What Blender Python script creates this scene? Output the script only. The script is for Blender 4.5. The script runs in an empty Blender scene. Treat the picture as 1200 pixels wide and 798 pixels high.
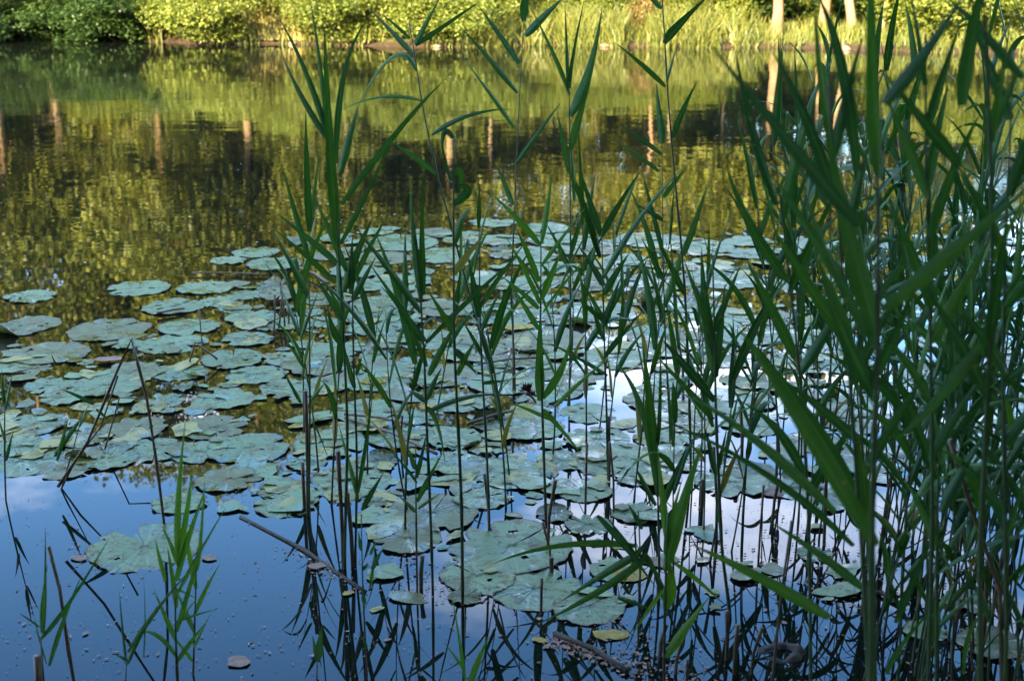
import bpy, math, random
from mathutils import Vector, Matrix
R = random.Random(7)
C = bpy.context.scene.collection
rad = math.radians
# ------------------------------------------------------------------ camera geometry
CAMZ, PITCH, F = 1.65, rad(16.5), 1500.0
FW = Vector((0, math.cos(PITCH), -math.sin(PITCH))); UP = Vector((0, math.sin(PITCH), math.cos(PITCH)))
CAM = Vector((0, 0, CAMZ))
def ray(px, py): return FW + Vector((1, 0, 0)) * ((px - 600) / F) - UP * ((py - 399) / F)
def on_water(px, py, z=0.0):
    d = ray(px, py); return CAM + d * ((z - CAMZ) / d.z)
def at_dist(px, py, Y):
    d = ray(px, py); return CAM + d * (Y / d.y)
def to_px(p):
    q = Vector(p) - CAM; w = q.dot(FW); return 600 + F * q.x / w, 399 - F * q.dot(UP) / w

# ------------------------------------------------------------------ material helpers
def nodes_of(name):
    m = bpy.data.materials.new(name); m.use_nodes = True; nt = m.node_tree; nt.nodes.clear(); return m, nt
def N(nt, typ, ins=None, **kw):
    n = nt.nodes.new(typ)
    for k, v in kw.items(): setattr(n, k, v)
    for k, v in (ins or {}).items():
        s = n.inputs[k]
        if isinstance(v, bpy.types.NodeSocket): nt.links.new(v, s)
        else: s.default_value = v
    return n
def ramp(nt, fac, stops, interp='LINEAR'):
    n = nt.nodes.new('ShaderNodeValToRGB'); nt.links.new(fac, n.inputs[0]); cr = n.color_ramp; cr.interpolation = interp
    while len(cr.elements) < len(stops): cr.elements.new(0.5)
    for e, (p, c) in zip(cr.elements, stops):
        e.position = p; e.color = (*c, 1) if len(c) == 3 else c
    return n.outputs[0]
def mixc(nt, fac, a, b, mode='MIX'):
    n = nt.nodes.new('ShaderNodeMix'); n.data_type = 'RGBA'; n.blend_type = mode
    for s, v in ((n.inputs[0], fac), (n.inputs[6], a), (n.inputs[7], b)):
        if isinstance(v, bpy.types.NodeSocket): nt.links.new(v, s)
        elif isinstance(v, (int, float)): s.default_value = v
        else: s.default_value = (*v, 1)
    return n.outputs[2]
def math_(nt, op, a, b=0.0, c=None, clamp=False):
    n = nt.nodes.new('ShaderNodeMath'); n.operation = op; n.use_clamp = clamp
    for i, v in enumerate((a, b) if c is None else (a, b, c)):
        if isinstance(v, bpy.types.NodeSocket): nt.links.new(v, n.inputs[i])
        else: n.inputs[i].default_value = v
    return n.outputs[0]
def noise(nt, vec, scale, detail=3.0, rough=0.5):
    return N(nt, 'ShaderNodeTexNoise', {'Vector': vec, 'Scale': scale, 'Detail': detail, 'Roughness': rough}).outputs['Fac']
def finish(nt, shader):
    o = nt.nodes.new('ShaderNodeOutputMaterial'); nt.links.new(shader, o.inputs[0])
def plant_shader(nt, col, rough=0.45, trans=0.3, tcol=None, normal=None, spec=0.5):
    ins = {'Base Color': col, 'Roughness': rough, 'Specular IOR Level': spec}
    if normal is not None: ins['Normal'] = normal
    p = N(nt, 'ShaderNodeBsdfPrincipled', ins)
    if trans <= 0: return p.outputs[0]
    t = N(nt, 'ShaderNodeBsdfTranslucent', {'Color': tcol if tcol is not None else col})
    mx = N(nt, 'ShaderNodeMixShader', {0: trans, 1: p.outputs[0], 2: t.outputs[0]})
    return mx.outputs[0]

def mat_foliage(name, stops, trans=0.35, rough=0.5):
    m, nt = nodes_of(name)
    g = N(nt, 'ShaderNodeNewGeometry'); tc = N(nt, 'ShaderNodeTexCoord')
    big = noise(nt, tc.outputs['Object'], 1.3, 2)
    oi = N(nt, 'ShaderNodeObjectInfo')
    f = math_(nt, 'ADD', math_(nt, 'MULTIPLY', g.outputs['Random Per Island'], 0.55), math_(nt, 'MULTIPLY', big, 0.6))
    f = math_(nt, 'ADD', f, math_(nt, 'MULTIPLY', oi.outputs['Random'], 0.3))
    f = math_(nt, 'SUBTRACT', f, 0.22, clamp=True)
    col = ramp(nt, f, stops)
    tcol = mixc(nt, 1.0, col, (1.5, 1.45, 0.6), 'MULTIPLY')
    finish(nt, plant_shader(nt, col, rough, trans, tcol)); return m

def mat_blade(name, stops, trans=0.2, rough=0.44):
    m, nt = nodes_of(name)
    oi = N(nt, 'ShaderNodeObjectInfo'); tc = N(nt, 'ShaderNodeTexCoord')
    uv = N(nt, 'ShaderNodeSeparateXYZ', {0: tc.outputs['UV']})
    mp = N(nt, 'ShaderNodeMapping', {'Vector': tc.outputs['UV'], 'Scale': (26, 1.2, 1)})
    ve = noise(nt, mp.outputs[0], 2.0, 2)
    mp2 = N(nt, 'ShaderNodeMapping', {'Vector': tc.outputs['UV'], 'Scale': (1, 3, 1)})
    off = N(nt, 'ShaderNodeVectorMath', {0: mp2.outputs[0], 1: oi.outputs['Location']}, operation='ADD')
    pa = noise(nt, off.outputs[0], 2.2, 3)
    f = math_(nt, 'ADD', math_(nt, 'MULTIPLY', oi.outputs['Random'], 0.55), math_(nt, 'MULTIPLY', pa, 0.5))
    f = math_(nt, 'ADD', f, math_(nt, 'MULTIPLY', ve, 0.25)); f = math_(nt, 'SUBTRACT', f, 0.2, clamp=True)
    col = ramp(nt, f, stops)
    # lighter midrib, dry brown tip, small brown flecks
    mid = math_(nt, 'ABSOLUTE', math_(nt, 'SUBTRACT', uv.outputs[0], 0.5))
    rib = math_(nt, 'MULTIPLY', math_(nt, 'LESS_THAN', mid, 0.05), 0.45)
    col = mixc(nt, rib, col, (0.10, 0.18, 0.07))
    fl = N(nt, 'ShaderNodeTexNoise', {'Vector': tc.outputs['Object'], 'Scale': 70.0, 'Detail': 2.0}).outputs['Fac']
    col = mixc(nt, math_(nt, 'MULTIPLY', math_(nt, 'GREATER_THAN', fl, 0.70), 0.7), col, (0.16, 0.12, 0.05))
    tip = math_(nt, 'SUBTRACT', math_(nt, 'ADD', uv.outputs[1], math_(nt, 'MULTIPLY', pa, 0.25)), 1.06)
    tip = math_(nt, 'MULTIPLY', tip, 9.0, clamp=True)
    col = mixc(nt, tip, col, (0.20, 0.13, 0.06))
    bp = N(nt, 'ShaderNodeBump', {'Strength': 0.35, 'Distance': 0.002, 'Height': ve})
    finish(nt, plant_shader(nt, col, rough, trans, mixc(nt, 1.0, col, (1.3, 1.5, 0.5), 'MULTIPLY'), bp.outputs[0], 0.25)); return m

def mat_stem(name, green, brown, zmix=True):
    m, nt = nodes_of(name)
    tc = N(nt, 'ShaderNodeTexCoord'); s = N(nt, 'ShaderNodeSeparateXYZ', {0: tc.outputs['Object']}); oi = N(nt, 'ShaderNodeObjectInfo')
    mp = N(nt, 'ShaderNodeMapping', {'Vector': tc.outputs['Object'], 'Scale': (60, 60, 5)})
    n = noise(nt, mp.outputs[0], 2.0, 3)
    col = mixc(nt, n, tuple(c * 0.6 for c in green), tuple(c * 1.5 for c in green))
    bcol = mixc(nt, n, tuple(c * 0.35 for c in brown), tuple(c * 1.5 for c in brown))
    if zmix:
        lim = math_(nt, 'MULTIPLY_ADD', oi.outputs['Random'], 0.22, -0.05)
        k = math_(nt, 'MULTIPLY', math_(nt, 'SUBTRACT', math_(nt, 'ADD', s.outputs[2], math_(nt, 'MULTIPLY', n, 0.2)), lim), 7.0, clamp=True)
        col = mixc(nt, k, bcol, col)
    else:
        col = mixc(nt, math_(nt, 'MULTIPLY', oi.outputs['Random'], 0.3), bcol, col)
    finish(nt, plant_shader(nt, col, 0.5, 0.0)); return m

def mat_pad(name, base, var, yellow=0.0):
    m, nt = nodes_of(name)
    tc = N(nt, 'ShaderNodeTexCoord'); oi = N(nt, 'ShaderNodeObjectInfo')
    v = N(nt, 'ShaderNodeVectorMath', {0: tc.outputs['Object'], 1: oi.outputs['Location']}, operation='ADD').outputs[0]
    n1 = noise(nt, v, 7, 4, 0.6); n2 = noise(nt, v, 45, 3, 0.6); n3 = noise(nt, v, 17, 4, 0.65)
    f = math_(nt, 'ADD', math_(nt, 'MULTIPLY', n1, 0.7), math_(nt, 'MULTIPLY', oi.outputs['Random'], 0.4))
    f = math_(nt, 'SUBTRACT', f, 0.05, clamp=True)
    col = ramp(nt, f, [(0.15, tuple(c * 0.75 for c in base)), (0.5, base), (0.85, var)])
    # radial veins
    uv = N(nt, 'ShaderNodeSeparateXYZ', {0: tc.outputs['UV']})
    ang = math_(nt, 'SINE', math_(nt, 'MULTIPLY', math_(nt, 'ADD', uv.outputs[0], math_(nt, 'MULTIPLY', n3, 0.02)), 2 * math.pi * 19))
    vein = math_(nt, 'MULTIPLY', math_(nt, 'POWER', math_(nt, 'MULTIPLY_ADD', ang, 0.5, 0.5), 14.0), 0.5)
    col = mixc(nt, vein, col, tuple(min(1, c * 1.5) for c in base))
    # stains: olive rot patches, brown flecks, brown ragged rim
    st = math_(nt, 'MULTIPLY', math_(nt, 'SUBTRACT', n3, 0.55 - yellow), 16.0, clamp=True)
    col = mixc(nt, math_(nt, 'MULTIPLY', st, 0.95), col, (0.095, 0.092, 0.016))
    sp = math_(nt, 'GREATER_THAN', n2, 0.63)
    col = mixc(nt, math_(nt, 'MULTIPLY', sp, 0.85), col, (0.03, 0.024, 0.014))
    rim = math_(nt, 'MULTIPLY', math_(nt, 'SUBTRACT', math_(nt, 'ADD', uv.outputs[1], math_(nt, 'MULTIPLY', n2, 0.16)), 1.02), 22.0, clamp=True)
    col = mixc(nt, math_(nt, 'MULTIPLY', rim, 0.9), col, (0.06, 0.036, 0.014))
    wet = N(nt, 'ShaderNodeMapRange', {'Value': noise(nt, v, 5.5, 4, 0.6), 'From Min': 0.53, 'From Max': 0.57}).outputs[0]
    rough = math_(nt, 'MULTIPLY_ADD', n3, 0.3, math_(nt, 'MULTIPLY_ADD', wet, -0.30, 0.34))
    col = mixc(nt, math_(nt, 'MULTIPLY', wet, 0.35), col, tuple(c * 0.4 for c in base))
    crack = N(nt, 'ShaderNodeTexVoronoi', {'Vector': v, 'Scale': 9.0}, feature='DISTANCE_TO_EDGE').outputs['Distance']
    cr = math_(nt, 'MULTIPLY', math_(nt, 'LESS_THAN', crack, 0.022), math_(nt, 'GREATER_THAN', n1, 0.52))
    col = mixc(nt, math_(nt, 'MULTIPLY', cr, 0.55), col, (0.035, 0.035, 0.014))
    h = math_(nt, 'ADD', n3, math_(nt, 'MULTIPLY', vein, -0.5))
    bp = N(nt, 'ShaderNodeBump', {'Strength': 0.5, 'Distance': 0.006, 'Height': h})
    g = N(nt, 'ShaderNodeNewGeometry')
    col = mixc(nt, g.outputs['Backfacing'], col, (0.10, 0.12, 0.03))
    finish(nt, plant_shader(nt, col, rough, 0.05, None, bp.outputs[0], 0.4)); return m

def mat_plain(name, a, b, scale=12, rough=0.75, spec=0.3):
    m, nt = nodes_of(name); tc = N(nt, 'ShaderNodeTexCoord')
    n = noise(nt, tc.outputs['Object'], scale, 5, 0.65)
    col = ramp(nt, n, [(0.3, a), (0.7, b)])
    bp = N(nt, 'ShaderNodeBump', {'Strength': 0.6, 'Distance': 0.02, 'Height': n})
    finish(nt, plant_shader(nt, col, rough, 0, None, bp.outputs[0], spec)); return m
def mat_flakes(name, stops, rough=0.7):
    m, nt = nodes_of(name); g = N(nt, 'ShaderNodeNewGeometry')
    finish(nt, plant_shader(nt, ramp(nt, g.outputs['Random Per Island'], stops), rough, 0)); return m

def mat_water():
    m, nt = nodes_of('pond water'); tc = N(nt, 'ShaderNodeTexCoord'); P = tc.outputs['Object']
    s = N(nt, 'ShaderNodeSeparateXYZ', {0: P})
    mp = N(nt, 'ShaderNodeMapping', {'Vector': P, 'Scale': (0.75, 1.0, 1.0)})
    w1 = noise(nt, mp.outputs[0], 1.1, 2, 0.5); w2 = noise(nt, mp.outputs[0], 5.5, 2, 0.5); w3 = noise(nt, mp.outputs[0], 16, 2, 0.5)
    # the breeze only reaches the open water beyond the lily raft, in patches
    br = N(nt, 'ShaderNodeMapRange', {'Value': s.outputs[1], 'From Min': 6.0, 'From Max': 10.0}).outputs[0]
    patch = N(nt, 'ShaderNodeMapRange', {'Value': noise(nt, P, 0.22, 2), 'From Min': 0.35, 'From Max': 0.65, 'To Min': 0.35}).outputs[0]
    amp = math_(nt, 'MULTIPLY_ADD', math_(nt, 'MULTIPLY', br, patch), 0.95, 0.03)
    h = math_(nt, 'ADD', math_(nt, 'MULTIPLY', w1, 0.0060), math_(nt, 'ADD', math_(nt, 'MULTIPLY', w2, 0.0017), math_(nt, 'MULTIPLY', w3, 0.00035)))
    h = math_(nt, 'MULTIPLY', h, amp)
    bp = N(nt, 'ShaderNodeBump', {'Strength': 1.0, 'Distance': 1.0, 'Height': h})
    film = noise(nt, P, 2.6, 5, 0.6)
    fc = math_(nt, 'MULTIPLY', math_(nt, 'SUBTRACT', film, 0.52), 2.5, clamp=True)
    col = mixc(nt, fc, (0.004, 0.006, 0.004), (0.012, 0.012, 0.006))
    p = N(nt, 'ShaderNodeBsdfPrincipled', {'Base Color': col, 'Roughness': 0.012, 'IOR': 1.333, 'Normal': bp.outputs[0]})
    finish(nt, p.outputs[0]); return m

def mat_ground():
    m, nt = nodes_of('bank earth and grass'); tc = N(nt, 'ShaderNodeTexCoord'); P = tc.outputs['Object']
    s = N(nt, 'ShaderNodeSeparateXYZ', {0: P})
    n = noise(nt, P, 0.7, 5, 0.6); n2 = noise(nt, P, 18, 4, 0.65)
    g = ramp(nt, math_(nt, 'ADD', math_(nt, 'MULTIPLY', n, 0.6), math_(nt, 'MULTIPLY', n2, 0.4)), [(0.3, (0.07, 0.09, 0.02)), (0.55, (0.12, 0.13, 0.035)), (0.75, (0.17, 0.16, 0.06))])
    mud = ramp(nt, n2, [(0.3, (0.02, 0.014, 0.008)), (0.7, (0.06, 0.04, 0.022))])
    k = math_(nt, 'MULTIPLY', math_(nt, 'SUBTRACT', math_(nt, 'ADD', s.outputs[2], math_(nt, 'MULTIPLY', n2, 0.12)), 0.13), 12.0, clamp=True)
    col = mixc(nt, k, mud, g)
    bp = N(nt, 'ShaderNodeBump', {'Strength': 0.8, 'Distance': 0.05, 'Height': n2})
    finish(nt, plant_shader(nt, col, 0.9, 0, None, bp.outputs[0], 0.2)); return m

M = {}
M['blade'] = mat_blade('reed blade', [(0.0, (0.010, 0.042, 0.014)), (0.45, (0.022, 0.080, 0.020)), (0.8, (0.050, 0.125, 0.020)), (1.0, (0.095, 0.175, 0.022))])
M['blade_fresh'] = mat_blade('fresh reed blade', [(0.0, (0.030, 0.095, 0.020)), (0.5, (0.055, 0.14, 0.020)), (1.0, (0.10, 0.19, 0.022))], 0.3)
M['blade_dry'] = mat_blade('drying reed blade', [(0.0, (0.14, 0.11, 0.04)), (0.5, (0.22, 0.17, 0.05)), (1.0, (0.10, 0.12, 0.03))])
M['stem'] = mat_stem('reed stem', (0.020, 0.046, 0.014), (0.060, 0.034, 0.016))
M['deadstem'] = mat_stem('dead reed stalk', (0.05, 0.036, 0.02), (0.09, 0.055, 0.028), False)
M['pad'] = mat_pad('lily pad', (0.112, 0.172, 0.066), (0.155, 0.20, 0.074))
M['pad_olive'] = mat_pad('old lily pad', (0.10, 0.125, 0.04), (0.14, 0.15, 0.05), 0.10)
M['pad_scrap'] = mat_pad('yellowed pad scrap', (0.19, 0.18, 0.035), (0.27, 0.23, 0.06), 0.02)
M['pad_curl'] = mat_pad('curled lily pad', (0.08, 0.11, 0.04), (0.11, 0.13, 0.05), 0.04)
M['water'] = mat_water(); M['ground'] = mat_ground()
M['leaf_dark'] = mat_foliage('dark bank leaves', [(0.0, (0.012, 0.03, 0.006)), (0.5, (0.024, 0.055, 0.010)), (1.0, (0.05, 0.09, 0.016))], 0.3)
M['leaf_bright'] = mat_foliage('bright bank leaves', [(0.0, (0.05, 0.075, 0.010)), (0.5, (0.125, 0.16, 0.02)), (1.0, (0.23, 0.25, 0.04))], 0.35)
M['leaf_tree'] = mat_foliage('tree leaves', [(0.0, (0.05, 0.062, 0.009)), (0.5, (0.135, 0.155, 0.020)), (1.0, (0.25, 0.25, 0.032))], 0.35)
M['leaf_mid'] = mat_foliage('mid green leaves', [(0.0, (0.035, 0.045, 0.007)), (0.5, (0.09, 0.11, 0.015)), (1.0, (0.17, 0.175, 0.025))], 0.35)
M['leaf_rust'] = mat_foliage('rusty leaves', [(0.0, (0.09, 0.05, 0.02)), (0.6, (0.16, 0.10, 0.03)), (1.0, (0.14, 0.14, 0.03))], 0.3)
M['straw'] = mat_foliage('tall dry grass', [(0.0, (0.16, 0.16, 0.04)), (0.5, (0.26, 0.23, 0.08)), (1.0, (0.34, 0.29, 0.12))], 0.35)
M['bankgrass'] = mat_foliage('bank grass', [(0.0, (0.045, 0.065, 0.010)), (0.5, (0.10, 0.125, 0.02)), (1.0, (0.19, 0.18, 0.04))], 0.35)
M['bark'] = mat_plain('bark', (0.10, 0.06, 0.035), (0.27, 0.18, 0.10), 6)
M['bark_pale'] = mat_plain('pale bark', (0.12, 0.085, 0.05), (0.26, 0.20, 0.13), 4)
M['bark_dark'] = mat_plain('dark twigs', (0.03, 0.02, 0.012), (0.08, 0.055, 0.03), 10)
M['rock'] = mat_plain('shore stone', (0.10, 0.07, 0.05), (0.24, 0.17, 0.12), 9)
M['flakes'] = mat_flakes('floating flakes', [(0.0, (0.07, 0.036, 0.02)), (0.6, (0.18, 0.095, 0.055)), (1.0, (0.30, 0.19, 0.12))])
M['flakes_far'] = mat_flakes('pale floating bits and ripple glints', [(0.0, (0.16, 0.14, 0.10)), (0.6, (0.30, 0.30, 0.27)), (1.0, (0.5, 0.5, 0.48))])
M['fallen'] = mat_plain('fallen yellow leaf', (0.20, 0.13, 0.02), (0.32, 0.25, 0.06), 25)
M['fallen_tan'] = mat_plain('fallen tan leaf', (0.13, 0.075, 0.05), (0.24, 0.17, 0.12), 25)
M['rot'] = mat_plain('rotten wood', (0.008, 0.006, 0.004), (0.045, 0.03, 0.018), 45, 0.6)
M['fluff'] = mat_plain('brown withered flower', (0.04, 0.02, 0.015), (0.12, 0.06, 0.04), 40)

# ------------------------------------------------------------------ mesh helpers
class MB:
    def __init__(s): s.v, s.f, s.uv = [], [], []
    def tube(s, pts, rads, n=7, cap=True):
        b = len(s.v); pts = [Vector(p) for p in pts]; prev = Vector((1, 0.13, 0.07))
        for i, p in enumerate(pts):
            t = (pts[min(i + 1, len(pts) - 1)] - pts[max(i - 1, 0)]).normalized()
            a = (prev - t * prev.dot(t)).normalized(); prev = a; c = t.cross(a)
            for k in range(n):
                th = 2 * math.pi * k / n; s.v.append(p + (a * math.cos(th) + c * math.sin(th)) * rads[i])
        for i in range(len(pts) - 1):
            for k in range(n):
                k2 = (k + 1) % n; q = b + i * n
                s.f.append((q + k, q + k2, q + n + k2, q + n + k)); s.uv.append([(0, 0)] * 4)
        if cap:
            s.f.append(tuple(range(b + n - 1, b - 1, -1))); s.uv.append([(0, 0)] * n)
            e = b + (len(pts) - 1) * n; s.f.append(tuple(range(e, e + n))); s.uv.append([(0, 0)] * n)
    def quad(s, a, b, c, d):
        q = len(s.v); s.v += [a, b, c, d]; s.f.append((q, q + 1, q + 2, q + 3)); s.uv.append([(0, 0), (1, 0), (1, 1), (0, 1)])
    def blade(s, p0, c, p1, w, ref, roll=0.0, n=11, fold=0.28, wav=0.0, twist=0.0, ph=0.0):
        b = len(s.v); p0, c, p1 = Vector(p0), Vector(c), Vector(p1)
        for i in range(n + 1):
            t = i / n
            P = p0 * (1 - t) ** 2 + c * (2 * t * (1 - t)) + p1 * t * t
            T = ((c - p0) * (1 - t) + (p1 - c) * t)
            if T.length < 1e-9: T = p1 - p0
            T.normalize()
            S = T.cross(ref)
            if S.length < 1e-4: S = T.cross(Vector((0.3, 0.8, 0.4)))
            S.normalize(); S = Matrix.Rotation(roll + twist * t, 3, T) @ S; Nn = S.cross(T)
            if t < 0.22: g = 0.5 + 0.5 * (t / 0.22) ** 0.7
            else: g = max(0.0, 1 - ((t - 0.22) / 0.78) ** 1.28)
            hw = 0.5 * w * g * (1 + wav * math.sin(9 * t + ph)) + 0.0004
            dep = fold * hw * (1.6 - t)
            for u in (-1, -0.5, 0, 0.5, 1):
                s.v.append(P + S * (u * hw) + Nn * (dep * abs(u) + wav * 0.3 * hw * u * math.sin(11 * t + ph)))
        for i in range(n):
            for k in range(4):
                q = b + i * 5 + k
                s.f.append((q, q + 1, q + 6, q + 5))
                u0, u1, v0, v1 = k / 4, (k + 1) / 4, i / n, (i + 1) / n
                s.uv.append([(u0, v0), (u1, v0), (u1, v1), (u0, v1)])
    def leaf(s, P, D, S, L, W):      # a small folded leaf, two faces
        b = len(s.v); Nn = D.cross(S); q = P + D * (L * 0.45)
        s.v += [P, q + S * (W * .5) + Nn * (W * .18), P + D * L, q - S * (W * .5) + Nn * (W * .18)]
        s.f += [(b, b + 1, b + 2), (b, b + 2, b + 3)]; s.uv += [[(0, 0)] * 3, [(0, 0)] * 3]
    def mesh(s, name, mat, smooth=True, off=None):
        me = bpy.data.meshes.new(name)
        vs = s.v if off is None else [Vector(v) - off for v in s.v]
        me.from_pydata([tuple(v) for v in vs], [], s.f)
        ul = me.uv_layers.new(name='UVMap'); flat = []
        for u in s.uv:
            for a in u: flat += [a[0], a[1]]
        ul.data.foreach_set('uv', flat)
        me.materials.append(mat)
        if smooth: me.polygons.foreach_set('use_smooth', [True] * len(me.polygons))
        me.update(); return me
def link(name, data, parent=None, loc=(0, 0, 0)):
    o = bpy.data.objects.new(name, data); C.objects.link(o); o.location = loc
    if parent: o.parent = parent
    return o
def tag(o, label=None, cat=None, group=None, kind=None):
    if label: o['label'] = label
    if cat: o['category'] = cat
    if group: o['group'] = group
    if kind: o['kind'] = kind
    return o
def copy_tree(root):
    r = root.copy(); C.objects.link(r)
    for ch in root.children:
        c = ch.copy(); C.objects.link(c); c.parent = r
    return r
def rnd_dir():
    while True:
        v = Vector((R.uniform(-1, 1), R.uniform(-1, 1), R.uniform(-1, 1)))
        if 0.05 < v.length < 1: return v.normalized()
ORD = 'first second third fourth fifth sixth seventh eighth ninth tenth eleventh twelfth thirteenth fourteenth fifteenth sixteenth seventeenth eighteenth nineteenth twentieth'.split()
def ordinal(i):
    if i < 20: return ORD[i]
    t, u = divmod(i + 1, 10); tens = {2: 'twenty', 3: 'thirty', 4: 'forty', 5: 'fifty'}[t]
    return (tens[:-1] + 'ieth') if u == 0 else tens + '-' + ORD[u - 1]

# ------------------------------------------------------------------ ground, water
def shore(x):   # far shoreline
    return 26.4 - 0.19 * x + 0.5 * math.sin(x * 0.45) + 0.25 * math.sin(x * 1.3 + 1) if -25 < x < 22 else (30.5 if x < 0 else 22.6)
def near(x): return 2.25 + 0.12 * math.sin(x * 1.7) - 0.02 * x
def gz(x, y):
    if y < near(x) + 0.3:
        d = near(x) - y
        return 0.2 * max(-1.0, min(1.0, d / 0.5)) + (0.06 * math.sin(x * 3 + y * 2) if d > 0.2 else 0) * 0.4
    s = shore(x)
    if y < s: return -0.2 - 0.4 * min(1, (s - y) / 2, (y - near(x)) / 3) if y < s - 0.25 else -0.2 * (s - y) / 0.25
    d = y - s
    return min(0.10, d * 1.6) + 0.06 * d if d < 30 else 0.10 + 1.8 + (d - 30) * 0.02
xs = [-300, -150, -80, -50, -40] + [-34 + i * 0.85 for i in range(81)] + [40, 50, 80, 150, 300]
ys = [-80, -40, -20, -10, -5, -2, -1, 0, 0.5, 1, 1.3, 1.5, 1.7, 1.9, 2.05, 2.2, 2.35, 2.5, 2.8, 3.5, 5, 8, 12, 16, 20] + [21.5 + i * 0.33 for i in range(36)] + [34, 36, 40, 46, 55, 70, 100, 160, 300]
b = MB()
for y in ys:
    for x in xs: b.v.append(Vector((x, y, gz(x, y))))
nx = len(xs)
for j in range(len(ys) - 1):
    for i in range(nx - 1):
        q = j * nx + i; b.f.append((q, q + 1, q + nx + 1, q + nx)); b.uv.append([(0, 0)] * 4)
tag(link('ground', b.mesh('ground', M['ground'])), kind='structure')
b = MB(); b.quad(Vector((-120, 1.5, 0)), Vector((120, 1.5, 0)), Vector((120, 32.5, 0)), Vector((-120, 32.5, 0)))
tag(link('water', b.mesh('water', M['water'])), kind='structure')

# ------------------------------------------------------------------ lily pads
PADS = []
def pad_mesh(r, rot, curl, torn, mat, seed, holes):
    q = random.Random(seed); b = MB(); nr, ns = 9, 60
    notch = q.uniform(0.015, 0.09); asp = q.uniform(1.0, 1.12)
    ph = [q.uniform(0, 6.28) for _ in range(6)]; hs = []
    for _ in range(holes):
        a, d = q.uniform(0.4, 5.9), q.uniform(0.35, 0.92); hs.append((a, d, q.uniform(0.04, 0.11)))
    tears = [(q.uniform(0.6, 5.7), q.uniform(0.04, 0.30), q.uniform(0.12, 0.5)) for _ in range(torn)]
    for i in range(nr + 1):
        f = i / nr
        for k in range(ns + 1):
            th = notch * (0.3 + 0.7 * f) / 1 + (2 * math.pi - 2 * notch * (0.3 + 0.7 * f)) * k / ns
            rr = r * (1 + 0.016 * math.sin(3 * th + ph[0]) + 0.014 * math.sin(7 * th + ph[1]) + 0.012 * math.sin(15 * th + ph[2]) + q.uniform(-.024, .020) * f ** 3)
            for (a, wd, dp) in tears:
                d = abs(th - a)
                if d < wd: rr *= 1 - dp * (1 - d / wd)
            if k < 4 or k > ns - 4: rr *= 1.0 - 0.02 * (4 - min(k, ns - k))
            x, y = f * rr * math.cos(th) * asp, f * rr * math.sin(th)
            z = 0.0022 + 0.0024 * f * math.sin(2 * th + ph[3]) + 0.0035 * f ** 4 * max(0, math.sin(3 * th + ph[4])) * math.sin(8 * th + ph[1]) + 0.0018 * f * f * math.sin(9 * th + ph[5]) + q.uniform(-.0012, .0012)
            if curl > 0:
                e = (x * math.cos(ph[5]) + y * math.sin(ph[5])) - r * 0.25
                if e > 0:
                    R0 = r * 0.36; al = min(e / R0, 2.6) * curl
                    rx, rz = (R0 * math.sin(al) / max(curl, .3), R0 * (1 - math.cos(al)))
                    x += math.cos(ph[5]) * (rx - e); y += math.sin(ph[5]) * (rx - e); z += rz
            b.v.append(Vector((x, y, z)))
    W = ns + 1
    for i in range(nr):
        for k in range(ns):
            th = 2 * math.pi * (k + .5) / ns; f = (i + .5) / nr
            if any(math.hypot(f * math.cos(th) - d * math.cos(a), f * math.sin(th) - d * math.sin(a)) < s for a, d, s in hs): continue
            a = i * W + k
            if i == 0: 
                b.f.append((a, a + W, a + W + 1)); b.uv.append([(k / ns, 0), (k / ns, 1 / nr), ((k + 1) / ns, 1 / nr)]); continue
            b.f.append((a, a + W, a + W + 1, a + 1)); b.uv.append([(k / ns, i / nr), (k / ns, (i + 1) / nr), ((k + 1) / ns, (i + 1) / nr), ((k + 1) / ns, i / nr)])
    c, s = math.cos(rot), math.sin(rot)
    b.v = [Vector((v.x * c - v.y * s, v.x * s + v.y * c, v.z)) for v in b.v]
    return b.mesh('lily_pad', mat)
def add_pad(px, py, wpx, kind='pad', curl=0.0, label=None, torn=None, holes=None):
    p = on_water(px, py); r = 0.5 * wpx * (p - CAM).dot(FW) / F / 1.06
    holes = R.choice((0, 1, 2, 2, 3)) if holes is None else holes; torn = R.choice((0, 1, 2, 3)) if torn is None else torn
    me = pad_mesh(r, R.uniform(0, 6.28), curl, torn, M[kind], R.random(), holes)
    o = link('lily_pad', me, None, (p.x, p.y, 0.0003 + 0.0045 * ((len(PADS) * 7) % 11) / 11))
    o.rotation_euler = (R.uniform(-.010, .010), R.uniform(-.010, .010), 0)
    tag(o, label, 'lily pad', 'yellow water lily pads floating on the pond')
    PADS.append(dict(o=o, p=p, r=r, px=px, py=py, kind=kind, curl=curl, torn=torn, holes=holes, label=label))
add_pad(170, 641, 140, label='big round lily pad alone on the blue water at the lower left', torn=1, holes=1)
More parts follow.
